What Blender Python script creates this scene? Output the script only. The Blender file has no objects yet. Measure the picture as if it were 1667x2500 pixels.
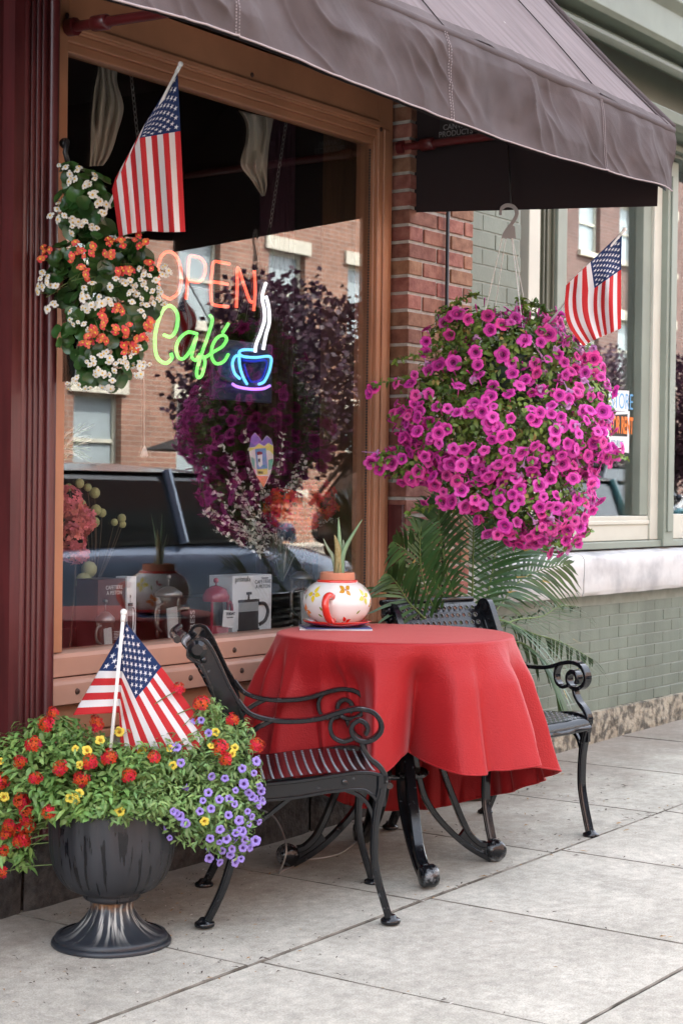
import bpy, math, random
import numpy as np
from mathutils import Vector, Matrix, noise
from math import sin, cos, pi, radians
SC = bpy.context.scene
COL = SC.collection
# ------------------------------------------------------------------ camera model
# world: X along the shop fronts (to the right), Y into the buildings, Z up; the photographer stands at the origin
F = 4150.0; AN = math.atan(2982 / F); CA = sin(AN); CB = cos(AN)
CH = 1.252; GS = .014; ROLL = .0125; PITCH = .0125
def gz(x): return GS * (x - 4.1)              # the pavement climbs gently to the right
def ray(px, py):
    x = (px - 833.5) / F; y = -(py - 1250) / F
    c, s = cos(ROLL), sin(ROLL)
    xr = x * c - y * s; yr = x * s + y * c
    d = cos(PITCH) + yr * sin(PITCH); u = yr * cos(PITCH) - sin(PITCH)
    return Vector((d * CB + xr * CA, d * CA - xr * CB, u))
CAM = Vector((0, 0, CH))
def onY(px, py, Y): r = ray(px, py); return CAM + r * (Y / r.y)
def onX(px, py, X): r = ray(px, py); return CAM + r * (X / r.x)
def onZ(px, py, Z): r = ray(px, py); return CAM + r * ((Z - CH) / r.z)
def atD(px, py, D): r = ray(px, py); return CAM + r * (D / (r.x * CB + r.y * CA))
RV = Vector((CA, -CB, 0)); DV = Vector((CB, CA, 0)); UV_ = Vector((0, 0, 1))

# ------------------------------------------------------------------ materials
class Ex:
    """tiny expression helper over math nodes"""
    def __init__(s, nt, sock): s.nt = nt; s.s = sock
    def _m(s, op, *a):
        n = s.nt.nodes.new('ShaderNodeMath'); n.operation = op
        for i, v in enumerate((s,) + a):
            if isinstance(v, Ex): s.nt.links.new(v.s, n.inputs[i])
            else: n.inputs[i].default_value = v
        return Ex(s.nt, n.outputs[0])
    def __add__(s, o): return s._m('ADD', o)
    def __sub__(s, o): return s._m('SUBTRACT', o)
    def __mul__(s, o): return s._m('MULTIPLY', o)
    def __truediv__(s, o): return s._m('DIVIDE', o)
    def lt(s, o): return s._m('LESS_THAN', o)
    def gt(s, o): return s._m('GREATER_THAN', o)
    def mod(s, o): return s._m('FLOORED_MODULO', o)
    def abs(s): return s._m('ABSOLUTE')
    def mx(s, o): return s._m('MAXIMUM', o)
MATS = {}
def nodes_of(m):
    m.use_nodes = True; nt = m.node_tree
    return nt, nt.nodes['Principled BSDF']
def rgb(c): return (c[0], c[1], c[2], 1)
def noise_node(nt, scale, detail=4, coord='Object', stretch=None, rough=.55):
    tc = nt.nodes.new('ShaderNodeTexCoord'); n = nt.nodes.new('ShaderNodeTexNoise')
    n.inputs['Scale'].default_value = scale; n.inputs['Detail'].default_value = detail
    n.inputs['Roughness'].default_value = rough
    src = tc.outputs[coord]
    if stretch:
        mp = nt.nodes.new('ShaderNodeMapping'); mp.inputs['Scale'].default_value = stretch
        nt.links.new(src, mp.inputs[0]); src = mp.outputs[0]
    nt.links.new(src, n.inputs['Vector']); return n
def ramp(nt, sock, stops):
    r = nt.nodes.new('ShaderNodeValToRGB'); nt.links.new(sock, r.inputs[0])
    e = r.color_ramp.elements
    while len(e) < len(stops): e.new(.5)
    for i, (p, c) in enumerate(stops):
        e[i].position = p; e[i].color = rgb(c) if not isinstance(c, (int, float)) else (c, c, c, 1)
    return r.outputs[0]
def mixc(nt, fac, a, b, mode='MIX'):
    n = nt.nodes.new('ShaderNodeMix'); n.data_type = 'RGBA'; n.blend_type = mode
    for i, v in ((0, fac), (6, a), (7, b)):
        if hasattr(v, 'is_output'): nt.links.new(v, n.inputs[i])
        elif isinstance(v, (int, float)): n.inputs[i].default_value = v if i == 0 else (v, v, v, 1)
        else: n.inputs[i].default_value = rgb(v)
    return n.outputs[2]
def bump(nt, bs, sock, strength, dist=.01):
    b = nt.nodes.new('ShaderNodeBump'); b.inputs['Strength'].default_value = strength; b.inputs['Distance'].default_value = dist
    nt.links.new(sock, b.inputs['Height'])
    prev = bs.inputs['Normal'].links
    if prev: nt.links.new(prev[0].from_socket, b.inputs['Normal'])
    nt.links.new(b.outputs[0], bs.inputs['Normal'])
def mat(name, col, rough=.6, metal=0, var=0, vscale=8, col2=None, bmp=0, bscale=60, bdist=.002, coat=0, emit=None,
        estr=0, trans=0, stretch=None, island=0, spec=.5, sub=0, alpha=1, vlo=.35, vhi=.65):
    m = bpy.data.materials.new(name); nt, bs = nodes_of(m); MATS[name] = m
    bs.inputs['Base Color'].default_value = rgb(col); bs.inputs['Roughness'].default_value = rough
    bs.inputs['Metallic'].default_value = metal; bs.inputs['Coat Weight'].default_value = coat
    bs.inputs['Coat Roughness'].default_value = .12
    bs.inputs['Specular IOR Level'].default_value = spec
    bs.inputs['Transmission Weight'].default_value = trans
    csock = None
    if var or col2:
        n = noise_node(nt, vscale, 5, stretch=stretch)
        c2 = col2 or [c * (1 - var) for c in col]
        csock = ramp(nt, n.outputs[0], [(vlo, c2), (vhi, col)])
    if island:
        g = nt.nodes.new('ShaderNodeNewGeometry'); 
        h = nt.nodes.new('ShaderNodeHueSaturation')
        mr = nt.nodes.new('ShaderNodeMapRange'); nt.links.new(g.outputs['Random Per Island'], mr.inputs[0])
        mr.inputs[3].default_value = 1 - island; mr.inputs[4].default_value = 1 + island
        nt.links.new(mr.outputs[0], h.inputs['Value'])
        if csock: nt.links.new(csock, h.inputs['Color'])
        else: h.inputs['Color'].default_value = rgb(col)
        ex = Ex(nt, g.outputs['Random Per Island']) * 7.31
        hh = ex.mod(1.0) * .04 + .48
        nt.links.new(hh.s, h.inputs['Hue'])
        csock = h.outputs[0]
    if csock: nt.links.new(csock, bs.inputs['Base Color'])
    if bmp:
        n = noise_node(nt, bscale, 4); bump(nt, bs, n.outputs[0], bmp, bdist)
    if emit:
        bs.inputs['Emission Color'].default_value = rgb(emit); bs.inputs['Emission Strength'].default_value = estr
    if sub:      # thin leaf or petal: let light through
        tr = nt.nodes.new('ShaderNodeBsdfTranslucent'); mx = nt.nodes.new('ShaderNodeMixShader'); mx.inputs[0].default_value = sub
        if csock: nt.links.new(csock, tr.inputs[0])
        else: tr.inputs[0].default_value = rgb(col)
        out = nt.nodes['Material Output']
        nt.links.new(bs.outputs[0], mx.inputs[1]); nt.links.new(tr.outputs[0], mx.inputs[2]); nt.links.new(mx.outputs[0], out.inputs[0])
    return m

# ------------------------------------------------------------------ mesh builder
class MB:
    def __init__(s): s.v = []; s.f = []; s.m = []; s.uv = {}
    def add(s, vs, fs, mi=0):
        o = len(s.v); s.v += [tuple(v) for v in vs]
        for f in fs: s.f.append(tuple(i + o for i in f)); s.m.append(mi)
        return o
    def box(s, a, b, mi=0, rot=None, c=None):
        x0, y0, z0 = a; x1, y1, z1 = b
        vs = [Vector(p) for p in ((x0,y0,z0),(x1,y0,z0),(x1,y1,z0),(x0,y1,z0),(x0,y0,z1),(x1,y0,z1),(x1,y1,z1),(x0,y1,z1))]
        if rot is not None:
            c = Vector(c) if c is not None else sum(vs, Vector()) / 8
            vs = [rot @ (v - c) + c for v in vs]
        s.add(vs, [(0,3,2,1),(4,5,6,7),(0,1,5,4),(1,2,6,5),(2,3,7,6),(3,0,4,7)], mi)
    def tube(s, pts, r, n=8, mi=0, cap=True, up=None):
        pts = [Vector(p) for p in pts]; k = len(pts)
        rs = r if isinstance(r, (list, tuple)) else [r] * k
        o = len(s.v); prev = None
        for i, p in enumerate(pts):
            t = (pts[min(i + 1, k - 1)] - pts[max(i - 1, 0)])
            if t.length < 1e-9: t = Vector((0, 0, 1))
            t.normalize()
            if prev is None:
                u = t.orthogonal().normalized()
            else:
                u = (prev - t * prev.dot(t))
                u = u.normalized() if u.length > 1e-6 else t.orthogonal().normalized()
            prev = u; w = t.cross(u)
            for j in range(n):
                a = 2 * pi * j / n
                s.v.append(tuple(p + (u * cos(a) + w * sin(a)) * rs[i]))
        for i in range(k - 1):
            for j in range(n):
                a = o + i * n + j; b = o + i * n + (j + 1) % n
                s.f.append((a, b, b + n, a + n)); s.m.append(mi)
        if cap:
            s.f.append(tuple(o + j for j in range(n))[::-1]); s.m.append(mi)
            s.f.append(tuple(o + (k - 1) * n + j for j in range(n))); s.m.append(mi)
    def bar(s, path, w, d, org, ex, ey, ez, mi=0, ch=.3):
        """sweep a chamfered rectangular bar along a 2D path in the plane (ex, ez) with thickness d along ey"""
        k = len(path); ws = w if isinstance(w, (list, tuple)) else [w] * k
        o = len(s.v)
        for i, (a, b) in enumerate(path):
            p0 = path[max(i - 1, 0)]; p1 = path[min(i + 1, k - 1)]
            tx, tz = p1[0] - p0[0], p1[1] - p0[1]; L = math.hypot(tx, tz) or 1
            nx, nz = -tz / L, tx / L; hw = ws[i] / 2; hd = d / 2; c = min(hw, hd) * ch
            for (q, e) in ((-hw, -hd + c), (-hw, hd - c), (-hw + c, hd), (hw - c, hd), (hw, hd - c), (hw, -hd + c), (hw - c, -hd), (-hw + c, -hd)):
                s.v.append(tuple(org + ex * (a + nx * q) + ez * (b + nz * q) + ey * e))
        for i in range(k - 1):
            for j in range(8):
                a = o + i * 8 + j; b = o + i * 8 + (j + 1) % 8
                s.f.append((a, a + 8, b + 8, b)); s.m.append(mi)
        s.f.append(tuple(o + j for j in range(8))); s.m.append(mi)
        s.f.append(tuple(o + (k - 1) * 8 + j for j in range(8))[::-1]); s.m.append(mi)
    def lathe(s, prof, c=(0, 0, 0), n=32, mi=0, close=True, wob=None):
        o = len(s.v); c = Vector(c); k = len(prof)
        for i, (r, z) in enumerate(prof):
            for j in range(n):
                a = 2 * pi * j / n; rr = r * (wob(a, i / (k - 1)) if wob else 1)
                s.v.append((c.x + rr * cos(a), c.y + rr * sin(a), c.z + z))
        for i in range(k - 1):
            for j in range(n):
                a = o + i * n + j; b = o + i * n + (j + 1) % n
                s.f.append((a, b, b + n, a + n)); s.m.append(mi)
        if close:
            s.f.append(tuple(o + j for j in range(n))[::-1]); s.m.append(mi)
            s.f.append(tuple(o + (k - 1) * n + j for j in range(n))); s.m.append(mi)
    def prism(s, poly, org, ex, ez, ey, d, mi=0):
        """extrude a 2D polygon (plane ex, ez) by d along ey, centred"""
        n = len(poly); o = len(s.v)
        for e in (-d / 2, d / 2):
            for a, b in poly: s.v.append(tuple(org + ex * a + ez * b + ey * e))
        s.f.append(tuple(o + i for i in range(n))); s.m.append(mi)
        s.f.append(tuple(o + n + i for i in range(n))[::-1]); s.m.append(mi)
        for i in range(n):
            j = (i + 1) % n; s.f.append((o + i, o + n + i, o + n + j, o + j)); s.m.append(mi)
    def grid(s, nu, nv, fn, mi=0, uv=False, mfn=None):
        o = len(s.v)
        for j in range(nv + 1):
            for i in range(nu + 1):
                s.v.append(tuple(fn(i / nu, j / nv)))
                if uv: s.uv[len(s.v) - 1] = (i / nu, j / nv)
        for j in range(nv):
            for i in range(nu):
                a = o + j * (nu + 1) + i
                s.f.append((a, a + 1, a + nu + 2, a + nu + 1)); s.m.append(mfn(i, j) if mfn else mi)
    def ball(s, c, r, n=10, mi=0, sc=(1, 1, 1)):
        c = Vector(c); k = max(4, n // 2 + 1); o = len(s.v)
        for i in range(k + 1):
            t = pi * i / k
            for j in range(n):
                a = 2 * pi * j / n
                s.v.append((c.x + r * sc[0] * sin(t) * cos(a), c.y + r * sc[1] * sin(t) * sin(a), c.z + r * sc[2] * cos(t)))
        for i in range(k):
            for j in range(n):
                a = o + i * n + j; b = o + i * n + (j + 1) % n
                s.f.append((a, a + n, b + n, b)); s.m.append(mi)
    def join(s, o2, M=None, dm=0):
        o = len(s.v)
        s.v += [tuple(M @ Vector(v)) for v in o2.v] if M is not None else list(o2.v)
        s.f += [tuple(i + o for i in f) for f in o2.f]; s.m += [i + dm for i in o2.m]
    def mesh(s, name, mats, smooth=False, ang=None):
        me = bpy.data.meshes.new(name); me.from_pydata(s.v, [], s.f)
        for m in (mats if isinstance(mats, (list, tuple)) else [mats]): me.materials.append(m)
        me.polygons.foreach_set('material_index', s.m)
        if s.uv:
            ul = me.uv_layers.new(name='UVMap')
            for l in me.loops: ul.data[l.index].uv = s.uv.get(l.vertex_index, (0, 0))
        if smooth:
            me.polygons.foreach_set('use_smooth', [True] * len(me.polygons))
            if ang is not None: me.set_sharp_from_angle(angle=radians(ang))
        me.update(); return me
    def build(s, name, mats, parent=None, smooth=False, ang=None, bev=0, seg=2, label=None, solid=0):
        o = bpy.data.objects.new(name, s.mesh(name, mats, smooth, ang)); COL.objects.link(o)
        if parent is not None:
            o.parent = parent; o.matrix_parent_inverse = parent.matrix_world.inverted() if False else Matrix.Translation(-parent.location)
        if solid:
            md = o.modifiers.new('solidify', 'SOLIDIFY'); md.thickness = solid; md.offset = 0
        if bev:
            md = o.modifiers.new('bevel', 'BEVEL'); md.width = bev; md.segments = seg; md.limit_method = 'ANGLE'; md.angle_limit = radians(40)
        if label: o['label'] = label
        return o
def tag(o, label=None, cat=None, group=None, kind=None):
    if label: o['label'] = label
    if cat: o['category'] = cat
    if group: o['group'] = group
    if kind: o['kind'] = kind
    return o
def thing(name, loc, label, cat, group=None):
    o = bpy.data.objects.new(name, None); COL.objects.link(o); o.location = loc; o.empty_display_size = .1
    return tag(o, label, cat, group)
def put(parent, name, me, M):
    """link a shared mesh as a child at world matrix M (parents are never rotated)"""
    o = bpy.data.objects.new(name, me); COL.objects.link(o); o.parent = parent
    o.matrix_parent_inverse = Matrix.Translation(-parent.location); o.matrix_basis = M; return o
def crv(pts, n=6, closed=False):
    """Catmull-Rom through points"""
    P = [Vector(p) for p in pts]; out = []; k = len(P)
    rng = range(k) if closed else range(k - 1)
    for i in rng:
        if closed: a, b, c, d = P[(i-1) % k], P[i], P[(i+1) % k], P[(i+2) % k]
        else: a, b, c, d = P[max(i-1, 0)], P[i], P[i+1], P[min(i+2, k-1)]
        for j in range(n):
            t = j / n
            out.append(.5 * ((2*b) + (-a + c)*t + (2*a - 5*b + 4*c - d)*t*t + (-a + 3*b - 3*c + d)*t**3))
    if not closed: out.append(P[-1])
    return out
def crv2(pts, n=6): return [(v.x, v.y) for v in crv([(p[0], p[1], 0) for p in pts], n)]
def text_mb(txt, size, M, mi=0, ext=.0004, bold=0, mb=None, align='LEFT', sx=1.0):
    cu = bpy.data.curves.new('lettering', 'FONT'); cu.body = txt; cu.size = size; cu.extrude = ext; cu.offset = bold
    cu.align_x = align; cu.resolution_u = 3
    ob = bpy.data.objects.new('lettering', cu); COL.objects.link(ob)
    bpy.context.view_layer.update()
    dg = bpy.context.evaluated_depsgraph_get(); me = bpy.data.meshes.new_from_object(ob.evaluated_get(dg))
    mb = mb or MB()
    S = Matrix.Diagonal((sx, 1, 1, 1))
    mb.add([M @ (S @ v.co) for v in me.vertices], [tuple(p.vertices) for p in me.polygons], mi)
    bpy.data.objects.remove(ob); bpy.data.curves.remove(cu); bpy.data.meshes.remove(me)
    return mb
def frame_m(p, x, y, z=None):
    x = Vector(x).normalized(); y = Vector(y); y = (y - x * x.dot(y)).normalized(); z = x.cross(y)
    return Matrix(((x.x, y.x, z.x, p[0]), (x.y, y.y, z.y, p[1]), (x.z, y.z, z.z, p[2]), (0, 0, 0, 1)))
def face_m(p, nrm, spin=0, s=1, up=Vector((0, 0, 1))):
    """matrix whose local Z looks along nrm"""
    z = Vector(nrm).normalized(); x = up.cross(z)
    x = x.normalized() if x.length > 1e-4 else Vector((1, 0, 0)); y = z.cross(x)
    M = Matrix(((x.x, y.x, z.x, p[0]), (x.y, y.y, z.y, p[1]), (x.z, y.z, z.z, p[2]), (0, 0, 0, 1)))
    return M @ Matrix.Rotation(spin, 4, 'Z') @ Matrix.Scale(s, 4)
WALLM = lambda p: frame_m(p, (1, 0, 0), (0, 0, 1))       # text standing on a wall that faces the street
# ------------------------------------------------------------------ palette
M_wood = mat('orange_brown_paint', (.52,.235,.125), .42, var=.25, vscale=3, bmp=.25, bscale=40, bdist=.001, coat=.15)
M_sillwood = mat('salmon_paint', (.56,.30,.21), .45, var=.18, vscale=3, bmp=.3, bscale=35, bdist=.001, coat=.1)
M_screw = mat('rusty_screw', (.10,.055,.04), .55, metal=.6)
M_pillar = mat('oxblood_paint', (.088,.013,.014), .42, var=.35, vscale=6, bmp=.35, bscale=30, bdist=.0015, coat=.2, stretch=(6,6,.6))
M_mortar = mat('mortar', (.52,.49,.45), .9, var=.3, vscale=30, bmp=.8, bscale=160, bdist=.003)
M_brick = mat('red_brick', (.34,.16,.11), .85, col2=(.20,.075,.05), vscale=22, bmp=.8, bscale=110, bdist=.003, island=.22)
M_gbrick = mat('sage_painted_brick', (.165,.195,.15), .5, var=.30, vscale=3.5, stretch=(1.6,1.6,.7), bmp=.5, bscale=70, bdist=.002)
M_gmortar = mat('sage_painted_joint', (.24,.265,.22), .6, var=.2, vscale=20)
M_sage = mat('sage_green_paint', (.10,.12,.09), .45, var=.15, vscale=4, bmp=.15, bscale=40, bdist=.001)
M_sage2 = mat('pale_sage_paint', (.24,.275,.225), .45, var=.12, vscale=4)
M_olive = mat('olive_paint', (.115,.12,.085), .5, var=.15, vscale=4)
M_cream = mat('cream_paint', (.58,.57,.48), .5, var=.1, vscale=4, bmp=.1, bscale=30, bdist=.001)
M_marble = mat('white_marble', (.60,.595,.58), .5, col2=(.33,.33,.34), vscale=5, bmp=.35, bscale=25, bdist=.003, vlo=.28, vhi=.56)
M_granite = mat('weathered_granite', (.36,.32,.24), .9, col2=(.10,.09,.07), vscale=22, bmp=1, bscale=45, bdist=.012, vlo=.42, vhi=.58)
M_stone = mat('dark_rough_stone', (.06,.055,.05), .9, col2=(.018,.016,.015), vscale=30, bmp=1, bscale=40, bdist=.012)
M_panel = mat('grey_white_panel', (.5,.5,.47), .6, var=.2, vscale=5)
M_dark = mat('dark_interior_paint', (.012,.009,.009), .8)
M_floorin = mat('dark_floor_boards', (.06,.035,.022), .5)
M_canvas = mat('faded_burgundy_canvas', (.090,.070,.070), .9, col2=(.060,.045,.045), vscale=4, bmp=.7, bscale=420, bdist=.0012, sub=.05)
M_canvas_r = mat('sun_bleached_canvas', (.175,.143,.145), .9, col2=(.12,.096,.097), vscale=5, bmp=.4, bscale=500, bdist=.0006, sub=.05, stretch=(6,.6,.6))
def specks():
    nt, bs = nodes_of(M_canvas_r); l = bs.inputs['Base Color'].links[0].from_socket; tc = nt.nodes.new('ShaderNodeTexCoord'); v = nt.nodes.new('ShaderNodeTexVoronoi'); v.inputs['Scale'].default_value = 11; nt.links.new(tc.outputs['Object'], v.inputs['Vector'])
    nn = noise_node(nt, 2.5, 2); f = Ex(nt, ramp(nt, v.outputs['Distance'], [(.045, 1), (.075, 0)])) * Ex(nt, ramp(nt, nn.outputs[0], [(.45, 0), (.55, 1)])) * .7
    nt.links.new(mixc(nt, f.s, l, (.6,.58,.56)), bs.inputs['Base Color'])
specks()
M_canvas_d = mat('shade_and_seam_canvas', (.022,.014,.016), .95)  # same canvas with the awning's inside shade painted in; also colours the roof seams
M_stitch = mat('pale_stitching', (.36,.30,.30), .9)
M_redpipe = mat('burgundy_pipe', (.12,.012,.014), .4, coat=.3, var=.3)
M_white = mat('white_plastic', (.78,.78,.76), .35)
M_grey = mat('grey_plastic', (.30,.29,.29), .4)
M_black = mat('black_gloss_paint', (.006,.007,.009), .16, spec=.5, coat=.0, bmp=.25, bscale=90, bdist=.001)
M_redcloth = mat('red_woven_cloth', (.34,.009,.012), .6, spec=.35, bmp=.0)
M_terra = mat('terracotta', (.60,.25,.15), .8, var=.12, vscale=10)
M_glaze = mat('white_glaze', (.80,.78,.74), .16, coat=.6)
M_redglaze = mat('red_glaze', (.66,.035,.022), .14, coat=.8)
M_chain = mat('steel_chain', (.28,.28,.28), .35, metal=.8)
M_rodm = mat('brass_rod', (.62,.58,.42), .3, metal=.7)
M_curtain = mat('beige_satin', (.62,.54,.44), .38, var=.12, vscale=6)
M_wire = mat('black_wire', (.01,.01,.01), .5)
M_blackpl = mat('green_black_film', (.008,.014,.012), .18, bmp=.8, bscale=18, bdist=.01)
def paint(n, c, r=.5): return mat(n, c, r)
# edge wear on the cast furniture: paint rubbed to pale metal on the exposed edges
def worn_black(name, edge=.56, amt=.5):
    m = mat(name, (.006,.007,.009), .16, spec=.5, coat=.0); nt, bs = nodes_of(m)
    g = nt.nodes.new('ShaderNodeNewGeometry'); n = noise_node(nt, 26, 6, rough=.7)
    e = Ex(nt, ramp(nt, g.outputs['Pointiness'], [(edge-.02, 0), (edge + .05, 1)]))
    f = e * Ex(nt, ramp(nt, n.outputs[0], [(.50, 0), (.62, 1)])) * amt
    n2 = noise_node(nt, 55, 3)
    d = Ex(nt, ramp(nt, n2.outputs[0], [(.66, 0), (.72, 1)])) * .16
    f = f.mx(d)
    nt.links.new(mixc(nt, f.s, (.006,.007,.009), (.34,.36,.37)), bs.inputs['Base Color'])
    nt.links.new((f * .4 + .15).s, bs.inputs['Roughness'])
    return m
M_cast = worn_black('worn_black_cast_metal', .60, .10)
M_castleg = worn_black('chipped_black_cast_metal', .555, .8)
# cloth: red with a woven dimple
def cloth():
    nt, bs = nodes_of(M_redcloth)
    tc = nt.nodes.new('ShaderNodeTexCoord'); 
    v = nt.nodes.new('ShaderNodeTexVoronoi'); v.inputs['Scale'].default_value = 190
    nt.links.new(tc.outputs['Object'], v.inputs['Vector'])
    bump(nt, bs, v.outputs['Distance'], .4, .002)
    n = noise_node(nt, 2.2, 3); bump(nt, bs, n.outputs[0], .25, .02)
    bs.inputs['Sheen Weight'].default_value = .42; bs.inputs['Sheen Roughness'].default_value = .35; bs.inputs['Sheen Tint'].default_value = (1,.42,.42,1)
cloth()
# printed stripes and stars, laid out on the flag's own UV
def flagmat():
    m = mat('printed_flag_cotton', (.8,.8,.8), .8); nt, bs = nodes_of(m)
    uv = nt.nodes.new('ShaderNodeUVMap'); sp = nt.nodes.new('ShaderNodeSeparateXYZ'); nt.links.new(uv.outputs[0], sp.inputs[0])
    u, v = Ex(nt, sp.outputs[0]), Ex(nt, sp.outputs[1])
    stripe = (v * 13).mod(2.0).lt(1.0)
    canton = u.lt(.4) * v.lt(7 / 13)
    p = u / .4 * 12; q = v / (7 / 13) * 10
    def star(a, b):
        x = a * (.76 / 12); y = b * (-.5385 / 10)
        r = (x * x + y * y)._m('SQRT'); th = x._m('ARCTAN2', y)
        f = ((th + 2 * pi + .2 * pi).mod(.4 * pi) - .2 * pi).abs()
        cx = r * f._m('COSINE'); cy = r * f._m('SINE')
        R = .036; ri = R * .382; ix, iy = ri * cos(pi / 5), ri * sin(pi / 5)
        nx, ny = iy, R - ix
        return (cx * nx + cy * ny).lt(R * nx)
    sA = star(p.mod(2.0) - 1, q.mod(2.0) - 1)
    sB = star((p + 1).mod(2.0) - 1, (q + 1).mod(2.0) - 1) * p.gt(1.0) * p.lt(11.0) * q.gt(1.0) * q.lt(9.0)
    st = sA.mx(sB)
    c = mixc(nt, stripe.s, (.82,.80,.80), (.60,.025,.03))
    cc = mixc(nt, st.s, (.012,.035,.13), (.82,.82,.84))
    col = mixc(nt, canton.s, c, cc); nt.links.new(col, bs.inputs['Base Color'])
    tr = nt.nodes.new('ShaderNodeBsdfTranslucent'); mx = nt.nodes.new('ShaderNodeMixShader'); mx.inputs[0].default_value = .3
    nt.links.new(col, tr.inputs[0]); nt.links.new(bs.outputs[0], mx.inputs[1]); nt.links.new(tr.outputs[0], mx.inputs[2])
    nt.links.new(mx.outputs[0], nt.nodes['Material Output'].inputs[0])
    return m
M_flag = flagmat()
def glassmat(name, base, tint=(.92,.95,.94), k=.7):
    m = bpy.data.materials.new(name); m.use_nodes = True; nt = m.node_tree; nt.nodes.clear()
    out = nt.nodes.new('ShaderNodeOutputMaterial'); t = nt.nodes.new('ShaderNodeBsdfTransparent'); g = nt.nodes.new('ShaderNodeBsdfGlossy')
    t.inputs[0].default_value = rgb(tint); g.inputs['Roughness'].default_value = 0.0
    fr = nt.nodes.new('ShaderNodeLayerWeight'); fr.inputs[0].default_value = .35
    f = Ex(nt, fr.outputs['Fresnel']) * k + base
    mx = nt.nodes.new('ShaderNodeMixShader'); nt.links.new(f.s, mx.inputs[0]); nt.links.new(t.outputs[0], mx.inputs[1]); nt.links.new(g.outputs[0], mx.inputs[2])
    nt.links.new(mx.outputs[0], out.inputs[0]); return m
M_glass = glassmat('shop_glass', .022, (.97,.98,.98), k=.27)
M_glass2 = glassmat('bright_shop_glass', .10, k=.5)
M_vessel = glassmat('vessel_glass', .03, (.9,.93,.93), .5)
def leafm(n, c, c2, isl=.35, sub=.3, rough=.45):
    return mat(n, c, rough, col2=c2, vscale=9, island=isl, sub=sub)
M_leaf_pet = leafm('petunia_leaf', (.22,.34,.06), (.07,.13,.025))
M_leaf_ver = leafm('verbena_leaf', (.25,.42,.12), (.13,.25,.06))
M_leaf_cal = leafm('trailing_leaf', (.27,.42,.14), (.14,.25,.075))
M_leaf_beg = leafm('begonia_leaf', (.045,.115,.025), (.016,.050,.012), rough=.28, sub=.15)
M_palm = leafm('palm_leaf', (.06,.125,.035), (.03,.075,.02), isl=.3, sub=.15, rough=.35)
M_stem = mat('green_stem', (.12,.18,.05), .6)
M_brownstem = mat('woody_stem', (.10,.07,.045), .8)
M_mag = [mat('magenta_petal_%d' % i, c, .6, sub=.3, island=.2) for i, c in enumerate([(.78,.065,.42), (.82,.10,.50), (.52,.02,.27), (.62,.30,.58)])]
M_throat = mat('plum_throat', (.09,.004,.06), .7)
M_pur = mat('lilac_petal', (.40,.27,.74), .6, sub=.3, island=.2); M_purth = mat('violet_throat', (.10,.03,.16), .7)
M_redp = mat('scarlet_petal', (.66,.030,.018), .6, sub=.25, island=.2); M_redth = mat('dark_floret_eye', (.16,.005,.005), .7)
M_yel = mat('lemon_petal', (.80,.62,.07), .6, sub=.25); M_yelth = mat('ochre_throat', (.4,.2,.02), .7)
M_coral = mat('coral_petal', (.72,.11,.06), .55, sub=.25, island=.15); M_whp = mat('white_petal', (.72,.72,.66), .55, sub=.25)
M_yc = mat('yellow_stamen', (.75,.50,.06), .7)
# ------------------------------------------------------------------ pavement, road, ground
def concrete(name, c, c2):
    m = mat(name, c, .88); nt, bs = nodes_of(m)
    n1 = noise_node(nt, 1.6, 6, rough=.62); n2 = noise_node(nt, 26, 5, rough=.7); n3 = noise_node(nt, 7, 4, stretch=(1, .35, 1))
    a = ramp(nt, n1.outputs[0], [(.33, c2), (.62, c)])
    a = mixc(nt, .7, a, ramp(nt, n2.outputs[0], [(.3, .34), (.7, .66)]), 'OVERLAY')
    n8 = noise_node(nt, 210, 3, rough=.8); a = mixc(nt, .75, a, ramp(nt, n8.outputs[0], [(.32, .30), (.68, .70)]), 'OVERLAY')
    a = mixc(nt, .45, a, ramp(nt, n3.outputs[0], [(.35, .42), (.68, .58)]), 'OVERLAY')
    g = nt.nodes.new('ShaderNodeNewGeometry'); h = nt.nodes.new('ShaderNodeHueSaturation')
    nt.links.new((Ex(nt, g.outputs['Random Per Island']) * .16 + .92).s, h.inputs['Value']); nt.links.new(a, h.inputs['Color'])
    v = nt.nodes.new('ShaderNodeTexVoronoi'); v.inputs['Scale'].default_value = 5.5; tc = nt.nodes.new('ShaderNodeTexCoord'); nt.links.new(tc.outputs['Object'], v.inputs['Vector'])
    sp = ramp(nt, v.outputs['Distance'], [(.035, 1), (.075, 0)])      # old dark gum spots
    n4 = noise_node(nt, 1.1, 2); k = Ex(nt, sp) * Ex(nt, ramp(nt, n4.outputs[0], [(.5, 0), (.6, 1)])) * .5
    base = mixc(nt, k.s, h.outputs[0], (.10,.095,.09))
    v2 = nt.nodes.new('ShaderNodeTexVoronoi'); v2.inputs['Scale'].default_value = 38; nt.links.new(tc.outputs['Object'], v2.inputs['Vector'])
    n6 = noise_node(nt, 3.3, 3); sp2 = Ex(nt, ramp(nt, v2.outputs['Distance'], [(.06, 1), (.13, 0)])) * Ex(nt, ramp(nt, n6.outputs[0], [(.48, 0), (.6, 1)])) * .55
    base = mixc(nt, sp2.s, base, (.09,.08,.07))
    xyz = nt.nodes.new('ShaderNodeSeparateXYZ'); nt.links.new(tc.outputs['Object'], xyz.inputs[0])      # brown stain and painted-in shade, stronger towards the wall
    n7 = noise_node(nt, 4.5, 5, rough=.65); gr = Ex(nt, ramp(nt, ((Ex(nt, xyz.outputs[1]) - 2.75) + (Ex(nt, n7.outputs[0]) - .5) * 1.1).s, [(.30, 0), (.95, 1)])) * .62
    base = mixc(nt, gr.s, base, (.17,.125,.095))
    nt.links.new(base, bs.inputs['Base Color'])
    bump(nt, bs, n2.outputs[0], .35, .004); n5 = noise_node(nt, 320, 3); bump(nt, bs, n5.outputs[0], .3, .001)
    return m
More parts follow.
